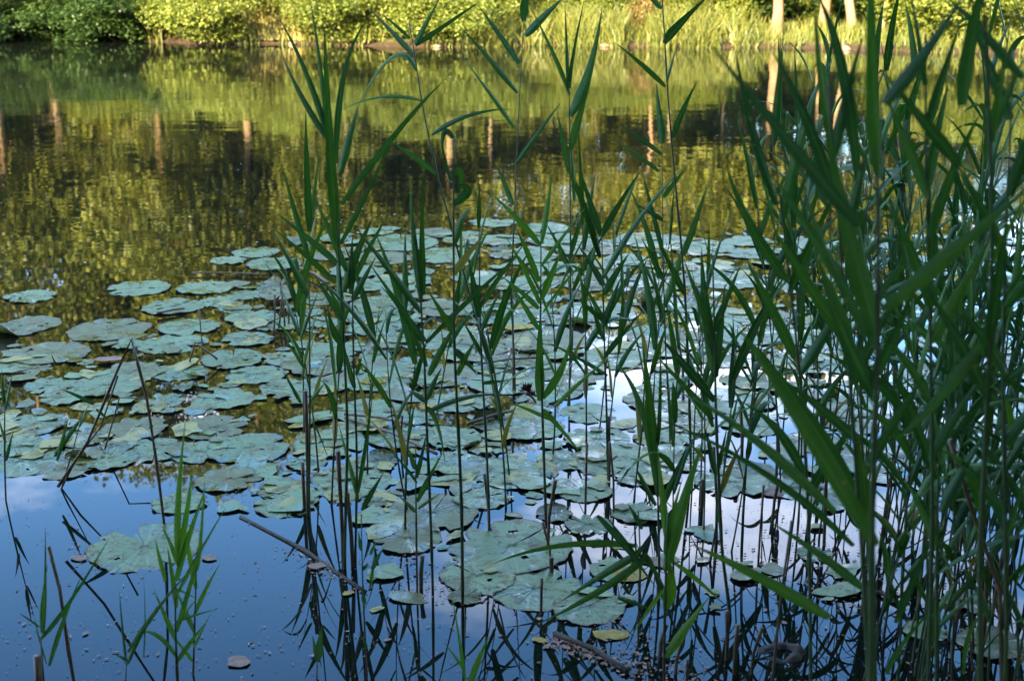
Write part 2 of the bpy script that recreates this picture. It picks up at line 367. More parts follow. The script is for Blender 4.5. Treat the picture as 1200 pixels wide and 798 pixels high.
for (x, y, w, k, cu, lb) in [
    (350, 283, 46, 'pad_curl', 1.0, 'small yellow green pad folded upward at the far side of the raft'),
    (12, 388, 70, 'pad_curl', 0.9, 'pale olive pad with its rim rolled up at the left edge'),
    (446, 410, 48, 'pad_curl', 1.0, 'cup shaped yellowish pad standing up amid the middle of the raft'),
    (576, 497, 52, 'pad_curl', 1.0, 'curled yellowish pad beside a short brown stick in the raft'),
    (440, 541, 52, 'pad_curl', 0.8, 'dark green pad curled upward beside the tall left reed clump'),
    (770, 355, 50, 'pad_curl', 0.8, 'pale curled pad behind the crossing middle reed blades'),
    (318, 336, 44, 'pad_curl', 0.9, 'dark olive pad with an upturned edge above the bundle of broken stalks'),
    (880, 446, 44, 'pad_curl', 0.7, 'yellowish curled pad at the left rim of the reed thicket'),
    (650, 603, 46, 'pad_curl', 0.6, 'dark folded pad above the big torn pad in the front'),
    (78, 549, 74, 'pad_olive', 0, 'thin olive pad lying half sunk left of the two leaning brown stalks'),
    (95, 514, 62, 'pad_olive', 0, 'rounded olive yellow pad left of the leaning brown stalk'),
    (545, 700, 42, 'pad_olive', 0, 'small triangular olive pad scrap on the blue water in front')]:
    add_pad(x, y, w, k, cu, lb)
for (x, y, w) in [(163, 338, 84), (239, 338, 70), (203, 360, 82), (257, 354, 60), (222, 384, 80), (128, 387, 104), (38, 380, 75), (35, 348, 66), (295, 372, 72), (288, 346, 50), (290, 398, 66), (300, 296, 62), (322, 310, 74), (268, 306, 46),
    (200, 404, 88), (60, 415, 100), (125, 452, 98), (212, 437, 72), (300, 440, 76), (262, 468, 84), (190, 470, 60), (250, 502, 92), (342, 420, 72), (332, 455, 64), (345, 380, 62), (158, 502, 84), (290, 526, 112), (268, 562, 90), (335, 590, 92), (210, 590, 74), (40, 498, 84), (60, 452, 70), (232, 530, 76), (14, 430, 60), (330, 345, 60), (20, 525, 70),
    (395, 408, 82), (440, 385, 72), (470, 285, 98), (445, 303, 80), (522, 300, 92), (505, 272, 56), (578, 261, 62), (640, 268, 64), (662, 282, 96), (585, 282, 64), (620, 332, 84), (560, 325, 72), (470, 330, 84), (425, 335, 70), (604, 362, 92), (520, 362, 84), (450, 358, 92), (690, 292, 84), (762, 282, 96), (700, 330, 108), (820, 290, 88), (872, 298, 60), (785, 328, 98), (700, 366, 104), (640, 400, 110), (562, 405, 92), (500, 398, 92), (440, 444, 104), (512, 440, 102), (590, 450, 92), (664, 440, 96), (724, 420, 96), (785, 398, 110),
    (430, 482, 92), (470, 512, 92), (388, 520, 100), (412, 564, 112), (540, 472, 82), (620, 502, 94), (690, 485, 76), (704, 547, 64), (592, 555, 110), (535, 545, 76), (506, 602, 130), (600, 640, 170), (478, 632, 96), (560, 676, 104), (628, 690, 130), (690, 712, 100), (745, 602, 66), (700, 515, 88), (770, 470, 90), (790, 505, 76), (862, 550, 70), (880, 500, 76), (930, 572, 84), (965, 590, 62), (840, 420, 80), (660, 540, 70), (745, 560, 60), (955, 650, 50), (690, 615, 66), (720, 668, 70), (1135, 705, 70), (1160, 755, 90), (1085, 740, 60), (384, 350, 70), (390, 300, 60), (392, 280, 50), (735, 305, 66), (852, 330, 90), (850, 372, 96)]:
    add_pad(x, y, w * (.93 if y < 560 else .88), 'pad_olive' if R.random() < 0.23 else 'pad')
# the rest of the raft, kept clear of the pads above
def in_raft(x, y):
    if x < 260: return 395 < y < 545 and x > -30
    if x < 400: return 330 < y < 600
    if x < 720: return 268 < y < 590
    return 275 < y < 560 + 0.05 * (x - 720)
tries = 0
while len(PADS) < 242 and tries < 9000:
    tries += 1
    x = R.uniform(-30, 1260); y = 265 + 350 * R.random() ** 1.3
    if not in_raft(x, y): continue
    p = on_water(x, y); r = R.uniform(0.07, 0.165)
    if any((Vector((p.x, p.y)) - Vector((d['p'].x, d['p'].y))).length < (r + d['r']) * 0.55 for d in PADS): continue
    add_pad(x, y, 2 * r * F / (p - CAM).dot(FW), 'pad_olive' if R.random() < 0.22 else 'pad')
tries = 0
while len(PADS) < 298 and tries < 3000:                  # yellowed scraps of old pads between the whole ones
    tries += 1
    x = R.uniform(-10, 1000); y = 285 + 330 * R.random() ** 1.2
    if in_raft(x, y) or (x > 400 and y < 720 and R.random() < .04):
        cu = R.random() < .22
        add_pad(x, y, R.uniform(18, 44) * (0.6 + y / 900), 'pad_curl' if cu else 'pad_scrap' if R.random() < .6 else 'pad_olive', R.uniform(.5, 1.0) if cu else 0, None, 3, 1)
for nm, mt, cnt in (('pad_scrap_litter', 'pad_scrap', 340), ('pad_fragment_litter', 'pad', 330), ('rotten_pad_litter', 'pad_olive', 300)):   # torn bits too many to count
    b = MB(); k = 0
    while k < cnt:
        x = R.uniform(-20, 1220); y = 275 + 440 * R.random() ** 1.4
        if not (in_raft(x, y) or (430 < x < 1000 and y < 730 and R.random() < .25)): continue
        k += 1; p = on_water(x, y); rr = R.choice((.02, .03, .04, .06, .09)) * R.uniform(.7, 1.2); n = 11; a0 = R.uniform(0, 6.28); e = R.uniform(.45, 1); q0 = len(b.v)
        tx, ty = R.gauss(0, .06), R.gauss(0, .06); zz = .002 + .009 * R.random()
        b.v.append(Vector((p.x, p.y, zz + .002)))
        for i in range(n):
            th = 2 * math.pi * i / n; ri = rr * R.uniform(.62, 1.1); u, w_ = ri * math.cos(th), ri * e * math.sin(th); u, w_ = u * math.cos(a0) - w_ * math.sin(a0), u * math.sin(a0) + w_ * math.cos(a0)
            b.v.append(Vector((p.x + u, p.y + w_, max(.001, zz + u * tx + w_ * ty))))
        for i in range(n): b.f.append((q0, q0 + 1 + i, q0 + 1 + (i + 1) % n)); b.uv.append([(0, 0)] * 3)
    tag(link(nm, b.mesh(nm, M[mt])), kind='stuff')
# labels: band by distance, then the place within the band
bands = [(0, 300, 'at the raft\'s far edge'), (300, 345, 'in the second farthest band'), (345, 395, 'across the raft\'s back'), (395, 450, 'across the raft\'s middle'), (450, 510, 'just before the middle'), (510, 575, 'in the near band'), (575, 900, 'along the nearest edge')]
cols = [(-99, 330, 'left of the reeds'), (330, 720, 'between the middle reeds'), (720, 1400, 'behind the right thicket')]
for y0, y1, bn in bands:
    for x0, x1, cn in cols:
        grp = sorted([d for d in PADS if not d['label'] and y0 <= d['py'] < y1 and x0 <= d['px'] < x1], key=lambda d: d['px'])
        for i, d in enumerate(grp):
            look = ('curled olive' if d['curl'] else 'yellowed scrap of' if d['kind'] == 'pad_scrap' else 'olive' if d['kind'] == 'pad_olive' else 'torn grey-green' if d['torn'] > 1 else 'holed grey-green' if d['holes'] else 'grey-green')
            d['o']['label'] = '%s pad, %s from left %s, %s' % (look, ordinal(i), bn, cn)

# ------------------------------------------------------------------ reeds traced from the photograph, each standing at its own distance
REEDS = []
def hero(label, stem, leaves, Y=None, srad=0.0035, group='tall green reeds growing out of the pond', cat='reed', dry=(), top=True, seed=None, bank=False):
    if Y is None: Y = on_water(*stem[-1]).y
    pts = [at_dist(x, y, Y + (0.02 * i)) if False else at_dist(x, y, Y) for x, y in stem]
    low = pts[-1].copy(); zb = gz(low.x, low.y) - 0.02 if bank else -0.12
    d = (pts[-1] - pts[-2]).normalized() if len(pts) > 1 else Vector((0, 0, -1))
    if low.z > zb + 0.03:
        d = Vector((d.x * 0.3, 0, min(d.z, -0.6))).normalized(); low = pts[-1] + d * ((zb - pts[-1].z) / d.z); pts.append(low)
    else: pts[-1].z = min(pts[-1].z, zb if not bank else pts[-1].z)
    base = Vector((pts[-1].x, pts[-1].y, max(gz(low.x, low.y), 0.0) if bank else 0.0))
    root = link('reed', None, None, base); root.empty_display_size = 0.1
    tag(root, label, cat, group); REEDS.append(root)
    # stem, finely divided so that nodes show
    P = []; 
    for i in range(len(pts) - 1):
        n = max(2, int((pts[i] - pts[i + 1]).length / 0.05))
        P += [pts[i].lerp(pts[i + 1], k / n) for k in range(n)]
    P.append(pts[-1]); n = len(P)
    for _ in range(3): P = [P[0]] + [(P[i - 1] + P[i] * 2 + P[i + 1]) / 4 for i in range(1, n - 1)] + [P[-1]]
    P = [p + Vector((0, 0.012 * math.sin(i * 0.3 + Y * 9), 0)) for i, p in enumerate(P)]
    rr = [srad * (0.35 + 0.65 * min(1, (i + 1) / n * 1.6)) * (1.25 if i % 4 == 0 else 1.0) for i in range(n)]
    b = MB(); b.tube(P, rr, 7); link('stem', b.mesh('reed_stem', M['stem'], off=base), root)
    for j, L in enumerate(leaves):
        ax, ay, tx, ty, w = L[:5]
        p0 = at_dist(ax, ay, Y); ln = (at_dist(tx, ty, Y) - p0).length
        dy = R.uniform(-0.35, 0.35) * ln
        p1 = at_dist(tx, ty, Y + dy)
        if len(L) >= 7:
            m = at_dist(L[5], L[6], Y + dy * 0.4); c = m * 2 - (p0 + p1) * 0.5
        else:
            c = p0.lerp(p1, 0.45) + Vector((0, 0, 0.05 * ln)) + Vector((R.uniform(-.03, .03), R.uniform(-.05, .05), 0)) * ln
        b = MB(); wm = w * Y / F * 1.02
        b.blade(p0, c, p1, wm, Vector((0, 1, -0.15)), R.uniform(-0.65, 0.65), 12, 0.30, 0.05, R.uniform(-0.5, 0.5), R.uniform(0, 6))
        lf = link('blade', b.mesh('reed_blade', M['blade_dry'] if j in dry else M['blade_fresh' if ('bright' in label or 'pale green' in label) else 'blade'], off=base), root)
        if j in dry: lf['label'] = 'yellowing dried blade'
    return root
hero('tall reed with a fan of broad upright blades, leftmost big clump', [(386, 190), (394, 240), (398, 300), (402, 400), (407, 500), (404, 664)], [
    (396, 286, 380, 24, 13, 386, 150), (390, 215, 363, -4, 7, 377, 95), (386, 168, 327, 22, 9, 357, 84), (384, 164, 327, 56, 8, 352, 112), (394, 192, 432, 22, 7, 404, 85), (398, 203, 421, 122, 11), (400, 240, 522, 93, 8, 470, 150), (399, 286, 472, 138, 6, 432, 222),
    (395, 309, 324, 250, 9), (393, 332, 320, 268, 7), (406, 318, 367, 228, 8), (402, 342, 438, 253, 12), (400, 375, 368, 322, 7), (402, 372, 380, 330, 6)], srad=0.0042)
hero('green reed beside the broad bladed clump, with short narrow blades', [(412, 290), (414, 345), (414, 420), (418, 540), (416, 664)], [
    (414, 332, 457, 248, 7), (413, 352, 441, 300, 8), (412, 345, 413, 275, 8), (419, 586, 396, 494, 8), (420, 578, 437, 458, 6), (424, 598, 450, 553, 7), (416, 455, 402, 400, 7), (402, 405, 384, 358, 9, 390, 384), (417, 440, 424, 418, 5)], srad=0.0036)
hero('slender reed on a brown base left of the big clump', [(360, 290), (362, 340), (363, 420), (364, 500), (362, 604)], [
    (361, 303, 329, 188, 9, 346, 252), (363, 272, 358, 128, 9, 360, 200), (364, 268, 374, 178, 5), (361, 347, 318, 268, 9), (352, 396, 374, 340, 6), (353, 472, 331, 434, 5), (365, 468, 381, 449, 6), (367, 500, 386, 541, 3, 372, 505), (355, 430, 336, 400, 5), (354, 440, 359, 405, 5)], srad=0.0032)
hero('dark stemmed reed leaning left with one long arching blade', [(479, 26), (486, 60), (492, 110), (509, 190), (528, 262), (546, 330), (564, 398), (582, 458), (590, 500)], [
    (485, 64, 430, 8, 7, 460, 38), (480, 46, 446, 16, 4), (487, 53, 517, -4, 7, 498, 30), (487, 54, 562, 2, 6, 525, 28), (489, 83, 413, 138, 7, 458, 68), (493, 118, 398, 131, 4, 445, 114), (511, 204, 454, 164, 7), (506, 158, 598, 128, 6, 548, 136)], srad=0.0042)
hero('tall thin reed with widely spaced blades pointing up left', [(614, 20), (610, 90), (606, 170), (602, 270), (598, 350), (602, 400), (604, 460)], [
    (609, 75, 560, 6, 7), (607, 109, 538, 30, 7), (603, 150, 541, 66, 6), (615, 42, 662, -4, 10), (614, 26, 618, -34, 10), (604, 193, 659, 118, 6), (601, 240, 580, 190, 6)], srad=0.0034)
hero('tall straight reed with broad blades opening to both sides', [(666, 60), (667, 120), (668, 200), (669, 300), (668, 390), (667, 474)], [
    (667, 112, 622, 10, 6), (666, 108, 662, 4, 4), (668, 104, 686, -6, 6, 672, 66), (668, 136, 706, 8, 12, 690, 84), (669, 176, 693, 94, 10), (667, 203, 653, 134, 8), (674, 236, 668, 160, 7), (669, 300, 690, 232, 7), (668, 318, 640, 262, 7)], srad=0.0036)
hero('mid height reed with a thick pale green rolled shoot in the centre', [(634, 270), (634, 330), (633, 400), (636, 500), (640, 612)], [
    (633, 288, 573, 224, 8), (634, 285, 648, 198, 7), (632, 330, 603, 264, 8), (632, 356, 592, 276, 7), (635, 352, 659, 290, 9), (634, 312, 686, 244, 5), (637, 366, 692, 298, 4), (631, 362, 588, 324, 7), (631, 386, 595, 330, 7), (633, 470, 634, 362, 12), (636, 467, 669, 394, 10, 658, 432), (650, 476, 716, 418, 6), (645, 492, 590, 470, 5), (636, 480, 684, 535, 7, 655, 500)], srad=0.0040)
hero('leafy reed with crossing blades right of the rolled shoot reed', [(705, 270), (706, 330), (708, 400), (711, 480), (713, 566)], [
    (704, 302, 661, 188, 9), (705, 276, 679, 198, 9), (705, 277, 752, 198, 9), (704, 300, 672, 204, 8), (706, 326, 806, 192, 8, 752, 252), (708, 335, 676, 286, 8), (708, 345, 738, 296, 9), (706, 375, 678, 352, 7), (707, 380, 681, 330, 8), (707, 382, 728, 324, 9), (709, 398, 690, 350, 8), (708, 420, 756, 362, 7), (712, 440, 640, 400, 5)], srad=0.0036)
hero('dark stemmed reed with a wide blade touching the top edge', [(774, -20), (779, 50), (781, 100), (787, 160), (791, 210), (797, 265), (803, 340), (806, 430), (810, 560)], [
    (779, 52, 832, -6, 12, 800, 26), (780, 102, 720, 50, 6), (781, 98, 795, 50, 3), (788, 162, 818, 94, 7), (776, 10, 756, -8, 7), (803, 345, 770, 280, 8), (802, 300, 830, 214, 8)], srad=0.0042)
hero('reed with pale blue green blades behind the dark stemmed one', [(776, 160), (777, 200), (777, 300), (779, 400), (786, 520)], [
    (776, 169, 769, 98, 9), (776, 181, 719, 142, 5), (772, 201, 719, 164, 5), (778, 232, 806, 195, 7), (777, 258, 742, 238, 6), (778, 300, 752, 200, 6), (778, 330, 752, 280, 7), (778, 360, 812, 262, 9), (779, 380, 760, 300, 7)], srad=0.0028)
hero('reed with paired upright blades and one blade reaching far right', [(484, 250), (492, 330), (497, 400), (500, 500), (504, 600), (507, 694)], [
    (493, 352, 481, 204, 10, 484, 275), (497, 346, 497, 198, 8), (494, 366, 413, 262, 10), (475, 362, 475, 267, 8), (496, 402, 432, 308, 8), (500, 402, 608, 300, 7, 556, 346), (499, 400, 445, 334, 6), (502, 440, 540, 372, 9), (500, 430, 480, 380, 7), (499, 470, 478, 458, 8, 488, 462), (501, 482, 592, 462, 7, 545, 466), (499, 478, 522, 545, 8, 512, 498), (498, 470, 518, 430, 8)], srad=0.0038)
hero('reed with a withered twisted top and a yellow hanging blade', [(532, 160), (531, 230), (532, 320), (532, 400), (537, 500), (541, 600), (542, 710)], [
    (532, 286, 554, 242, 11, 540, 258), (532, 322, 570, 274, 9), (531, 162, 519, 186, 7, 520, 156), (531, 205, 538, 232, 10, 540, 205), (530, 212, 519, 168, 5, 522, 190), (532, 240, 529, 218, 12, 548, 222), (533, 410, 560, 440, 8), (534, 395, 500, 338, 8), (536, 440, 560, 395, 7)], srad=0.0044, dry=(1,))
hero('thin reed with a single rolled blade on a dark thick base', [(561, 255), (562, 340), (563, 400), (571, 535), (574, 622)], [
    (562, 372, 549, 300, 9), (562, 362, 621, 277, 8), (561, 268, 562, 214, 5), (563, 390, 588, 338, 6), (566, 450, 596, 446, 5), (564, 416, 540, 372, 6)], srad=0.0036)
hero('short reed of bright blades in front of the leaning brown stalk', [(207, 680), (206, 730), (208, 815)], [
    (207, 648, 218, 488, 10, 209, 575), (209, 658, 226, 545, 8), (207, 681, 243, 568, 9), (193, 682, 182, 632, 8), (209, 664, 190, 616, 7), (206, 700, 265, 594, 5), (208, 730, 230, 702, 5), (206, 728, 256, 713, 4), (205, 690, 233, 703, 4), (206, 712, 196, 640, 8), (207, 740, 236, 640, 7), (207, 752, 180, 690, 7), (207, 770, 150, 742, 6, 180, 742), (207, 776, 244, 726, 6)], Y=2.66, srad=0.0032)
hero('slim reed shoot standing just right of the bright short reed', [(232, 640), (228, 720), (224, 815)], [
    (231, 668, 240, 560, 6), (230, 690, 214, 600, 7), (228, 720, 258, 660, 6), (227, 740, 206, 690, 6), (226, 760, 250, 712, 5), (225, 775, 200, 742, 5)], Y=2.72, srad=0.0026)
hero('low sparse reed shoots near the bottom left corner', [(150, 770), (147, 830)], [
    (151, 772, 184, 710, 5), (148, 780, 140, 692, 4), (150, 764, 228, 662, 6), (150, 775, 134, 766, 4), (150, 778, 167, 742, 3), (168, 770, 168, 676, 2)], Y=2.62, srad=0.002)
hero('young reed with narrow blades spreading beside a broken brown stalk', [(50, 745), (54, 815)], [
    (51, 745, 53, 618, 4), (47, 750, 128, 630, 6, 82, 705), (58, 780, 97, 671, 6), (49, 742, 56, 660, 5), (46, 735, 22, 718, 3), (54, 778, 40, 722, 4)], Y=2.62, srad=0.0026)
hero('thin reed rising at the very left edge of the picture', [(5, 440), (6, 500), (8, 585)], [
    (5, 475, 2, 432, 5), (6, 480, 14, 440, 6), (6, 520, -6, 480, 5), (7, 540, 16, 505, 4)], srad=0.0028)
hero('small reed with bent narrow blades among pads at the left', [(98, 480), (84, 540), (70, 572)], [
    (110, 474, 70, 455, 6), (92, 500, 104, 474, 6), (64, 532, 104, 480, 7), (112, 480, 130, 494, 5), (66, 540, 80, 490, 6)], srad=0.0025)
hero('reed with a wide bright green folded blade in the front centre', [(782, 600), (780, 660), (779, 712), (779, 822)], [
    (779, 668, 826, 512, 17, 800, 590), (779, 713, 783, 655, 17, 786, 682), (782, 640, 770, 520, 10), (780, 770, 832, 698, 13), (790, 660, 851, 710, 8), (780, 650, 800, 560, 9), (779, 690, 742, 742, 7)], Y=2.66, srad=0.0036)
hero('arching reed with long blades bent low over the torn pad', [(748, 600), (752, 650), (750, 700), (748, 760)], [
    (745, 640, 574, 662, 10, 655, 640), (750, 648, 655, 706, 11), (760, 652, 630, 731, 11, 700, 694), (700, 604, 770, 690, 8), (752, 640, 724, 700, 8), (755, 648, 780, 690, 8), (724, 700, 770, 718, 6), (750, 660, 706, 600, 6), (752, 620, 736, 590, 7)], srad=0.003)
hero('reed whose left blade curves down toward the raft', [(768, 500), (770, 560), (772, 640), (772, 700)], [
    (771, 582, 720, 424, 10, 752, 480), (770, 545, 752, 398, 14, 762, 470), (771, 520, 774, 402, 5), (769, 592, 748, 552, 8, 752, 560), (772, 600, 806, 520, 9), (773, 620, 826, 560, 8)], srad=0.0034)
hero('reed crossing the open gap with a stout stem and drooping blades', [(836, 300), (838, 420), (838, 500), (842, 560), (844, 640), (858, 728)], [
    (838, 442, 815, 330, 14, 828, 390), (836, 416, 822, 290, 12, 826, 350), (838, 442, 850, 330, 12), (836, 500, 815, 425, 9), (838, 470, 776, 398, 12, 800, 425), (836, 492, 768, 416, 9), (840, 556, 826, 500, 10), (842, 552, 852, 500, 8), (836, 400, 800, 300, 9), (836, 390, 868, 310, 9), (843, 612, 840, 598, 8)], srad=0.0042)
hero('low reed tuft with small blades beside the brown stubs', [(487, 520), (488, 600), (489, 692)], [
    (489, 588, 519, 530, 7), (488, 566, 447, 516, 6), (487, 550, 478, 524, 7), (487, 600, 466, 580, 5), (488, 560, 500, 508, 6), (490, 596, 516, 578, 4)], srad=0.003)
hero('thin flowering shoot with tiny blades in the front water', [(424, 600), (424, 650), (426, 720), (430, 815)], [
    (423, 645, 420, 622, 5), (425, 668, 432, 660, 6), (428, 708, 424, 690, 6), (434, 690, 440, 640, 4), (436, 668, 449, 642, 6), (434, 650, 441, 634, 4), (430, 760, 420, 740, 4)], Y=2.7, srad=0.0024)
hero('single young blade shoot with a bud, bottom centre left', [(372, 774), (371, 830)], [(372, 774, 377, 734, 11), (372, 776, 366, 744, 8)], Y=2.5, srad=0.003)
hero('pair of bright short blades rising from the bottom edge', [(550, 800), (548, 830)], [(549, 806, 574, 744, 9), (546, 800, 528, 690, 5), (545, 786, 520, 752, 4)], Y=2.6, srad=0.0022)
# the near reeds at the right, a metre and a half away on the bank
NG = 'near blurred reeds at the right'
hero('stout near reed with a thick vertical dark blade to the top edge', [(1022, -60), (1028, 100), (1030, 205), (1028, 300), (1027, 398), (1023, 460), (1020, 600), (1024, 810)], [
    (1031, 204, 1019, -60, 25, 1024, 70), (1029, 396, 962, 110, 25, 993, 262), (1020, 396, 930, 190, 16, 972, 300), (1036, 364, 1215, 212, 20, 1130, 284), (1036, 122, 1134, -12, 17, 1084, 62), (1008, 264, 826, 44, 19, 920, 160), (1028, 470, 960, 300, 22, 985, 380), (1026, 640, 866, 386, 24, 940, 500), (1021, 455, 1076, 330, 15)], Y=1.55, srad=0.0046, bank=True, group=NG)
hero('near reed with broad blades bent across the right edge', [(1150, -40), (1155, 100), (1160, 300), (1158, 500), (1152, 650), (1150, 815)], [
    (1130, 124, 1156, -40, 24, 1140, 45), (1166, 166, 1184, 28, 18), (1200, 90, 1105, -8, 17, 1155, 40), (1125, 196, 1034, 84, 15, 1080, 140), (1162, 162, 1200, 70, 8), (1160, 320, 1230, 180, 18), (1158, 420, 1180, 250, 18), (1160, 470, 1080, 330, 16), (1150, 405, 1044, 520, 17, 1098, 470)], Y=1.75, srad=0.0042, bank=True, group=NG)
hero('near reed with long low blades stretching left over the water', [(1000, 300), (1010, 450), (1016, 600), (1022, 700), (1026, 815)], [
    (1000, 640, 752, 484, 11, 880, 545), (980, 600, 796, 460, 15, 880, 510), (1012, 595, 868, 388, 20, 940, 480), (972, 724, 810, 638, 16, 885, 674), (1012, 690, 900, 610, 12), (1010, 520, 910, 440, 14), (1006, 420, 905, 265, 16, 945, 330), (1010, 560, 1090, 430, 14), (1020, 640, 1000, 500, 16)], Y=2.05, srad=0.0040, bank=True, group=NG)
hero('near reed at the bottom right with blades curling at the base', [(1105, 500), (1100, 620), (1098, 720), (1096, 815)], [
    (1050, 730, 1098, 610, 10), (1040, 790, 1104, 702, 10, 1062, 750), (1130, 790, 1165, 712, 9, 1140, 735), (1100, 735, 1150, 690, 6), (1100, 560, 1044, 430, 15), (1102, 600, 1160, 500, 13), (1098, 640, 1060, 560, 12)], Y=2.2, srad=0.0038, bank=True, group=NG)
hero('near reed rising from the left of the stout one, tips out of frame', [(968, 100), (985, 300), (1000, 470), (1012, 640), (1018, 815)], [
    (972, 150, 955, -30, 14, 960, 60), (976, 190, 1012, 40, 12), (982, 240, 905, 60, 14, 945, 140), (985, 300, 1020, 160, 14), (990, 340, 900, 200, 14), (1000, 450, 1060, 330, 14), (998, 400, 950, 290, 15), (1005, 200, 955, -10, 16, 985, 70)], Y=1.9, srad=0.0040, bank=True, group=NG)

hero('near reed with crossed broad blades left of the stout one', [(905, 150), (925, 330), (940, 480), (950, 640), (952, 815)], [
    (912, 240, 862, 60, 13, 882, 150), (915, 260, 962, 92, 14), (922, 330, 850, 190, 14, 878, 262), (926, 345, 985, 215, 14), (932, 420, 872, 300, 15), (936, 440, 1010, 330, 14), (944, 560, 868, 470, 13, 912, 505), (946, 580, 1010, 480, 13), (906, 170, 918, 40, 10)], Y=2.35, srad=0.0034, bank=True, group=NG)
hero('near reed with steep broad blades between the two stoutest right reeds', [(1085, 40), (1088, 200), (1092, 400), (1090, 600), (1088, 815)], [
    (1086, 100, 1062, -30, 12), (1087, 160, 1128, 20, 14), (1088, 230, 1036, 110, 14), (1090, 280, 1150, 130, 14, 1118, 200), (1092, 360, 1040, 235, 15), (1092, 400, 1160, 280, 15), (1091, 470, 1020, 380, 14, 1060, 420), (1090, 540, 1150, 440, 14)], Y=2.1, srad=0.0036, bank=True, group=NG)
hero('near reed with sagging blades close to the right edge of the picture', [(1185, 60), (1182, 250), (1178, 450), (1176, 815)], [
    (1184, 140, 1140, 30, 14), (1183, 230, 1225, 110, 15), (1182, 300, 1120, 190, 15), (1180, 360, 1230, 300, 14), (1179, 440, 1110, 360, 16, 1150, 390), (1178, 520, 1235, 440, 15), (1177, 600, 1120, 540, 14), (1177, 640, 1200, 560, 13)], Y=2.0, srad=0.0036, bank=True, group=NG)
# ------------------------------------------------------------------ the thicket: copies of a few whole reeds
def proto_reed(H, nl, seed, dead=False):
    q = random.Random(seed); root = link('reed', None); root.empty_display_size = 0.1
    n = int(H / 0.06); bx, by = q.uniform(-.10, .10), q.uniform(-.10, .10)
    def at(h): u = h / H; return Vector((bx * u * u * H, by * u * u * H, h))
    P = [Vector((0, 0, -0.15))] + [at(H * i / n) for i in range(n + 1)]
    rr = [0.0042] + [0.0042 * (1 - 0.72 * i / n) * (1.25 if i % 3 == 0 else 1) for i in range(n + 1)]
    b = MB(); b.tube(P, rr, 7); link('stem', b.mesh('reed_stem', M['stem']), root)
    phi = q.uniform(0, 6.28)
    for j in range(nl):
        h = H * (0.28 + 0.72 * (j + 0.3) / nl) * 0.985
        a = phi + math.pi * (j % 2) + q.uniform(-.7, .7); ln = q.uniform(0.26, 0.50) * (0.75 if j < 2 else 1)
        inc = q.uniform(0.30, 1.0) * (0.5 if j > nl - 3 else 1); out = Vector((math.cos(a), math.sin(a), 0))
        p0 = at(h); d0 = Vector((0, 0, 1)) * math.cos(inc * 0.6) + out * math.sin(inc * 0.6)
        c = p0 + d0 * ln * 0.5; sag = q.choice((0, 0.0, 0.02, 0.04, 0.1, 0.2, 0.7))
        p1 = p0 + (Vector((0, 0, 1)) * math.cos(inc) + out * math.sin(inc)) * ln - Vector((0, 0, sag * ln))
        side = out.cross(Vector((0, 0, 1)))
        b = MB(); ref = d0.cross(side)
        b.blade(p0, c, p1, q.uniform(0.018, 0.033), ref, q.uniform(-.9, .9), 11, 0.3, 0.05, q.uniform(-1.2, 1.2), q.uniform(0, 6))
        link('blade', b.mesh('reed_blade', M['blade_dry'] if (j == 0 and q.random() < .5) else M['blade']), root)
    return root
protos = [proto_reed(H, nl, 100 + i) for i, (H, nl) in enumerate([(1.75, 11), (1.95, 12), (1.55, 10), (1.35, 9), (1.85, 11), (1.15, 8), (1.65, 12), (2.1, 12), (0.85, 6)])]
spots = []
def scatter(n, x0, x1, y0, y1, choices, minsep, zone, bias=1.0):
    k = t = 0
    while k < n and t < 4000:
        t += 1; px = x0 + (x1 - x0) * R.random() ** bias; py = R.uniform(y0, y1); p = on_water(px, py)
        if any((Vector((p.x, p.y)) - Vector((s[0].x, s[0].y))).length < minsep for s in spots): continue
        spots.append((p, R.choice(choices), zone, px)); k += 1
scatter(13, 915, 1240, 640, 800, (2, 3, 3, 5), 0.07, 'in the thicket\'s dark front', 0.7)
scatter(15, 890, 1260, 560, 640, (0, 2, 3, 3, 6, 5, 5), 0.08, 'in the thicket\'s middle depth', 0.75)
scatter(18, 860, 1260, 480, 560, (0, 2, 3, 4, 6), 0.10, 'at the thicket\'s back by the pads', 0.85)
scatter(30, 1000, 1270, 690, 930, (3, 5, 5, 3, 2), 0.05, 'in the dark bottom right corner', 0.75)
scatter(20, 985, 1270, 500, 650, (2, 3, 3, 5, 6), 0.05, 'in the crowded right end of the thicket', 0.8)
scatter(8, 790, 905, 540, 700, (3, 5, 8), 0.10, 'on the thicket\'s left fringe')
scatter(8, 640, 790, 470, 600, (5, 8, 8), 0.11, 'right of the rolled shoot')
scatter(6, 430, 640, 480, 660, (5, 8, 8), 0.11, 'left of the rolled shoot')
scatter(3, 330, 430, 500, 640, (8, 8), 0.10, 'near the leftmost big clump')
first = set(); zr = {}
for p, k, zone, px in spots:
    if k in first: o = copy_tree(protos[k])
    else: o = protos[k]; first.add(k)
    o.location = (p.x, p.y, max(0, gz(p.x, p.y))); s = R.uniform(0.78, 1.02)
    s *= 0.85 if 'shoot' in zone or 'clump' in zone else 0.80 if 'back' not in zone else 0.92
    o.scale = (s, s, s); o.rotation_euler = (R.gauss(0, 0.07), R.gauss(-0.02, 0.08), R.uniform(0, 6.28))
    zr.setdefault(zone, []).append((px, o, k, s))
for k, pr in enumerate(protos):
    if k not in first:
        for ch in list(pr.children): bpy.data.objects.remove(ch)
        bpy.data.objects.remove(pr)
HN = {0: 'tall', 1: 'very tall', 2: 'mid height', 3: 'short', 4: 'tall', 5: 'low', 6: 'leafy', 7: 'very tall', 8: 'tiny'}
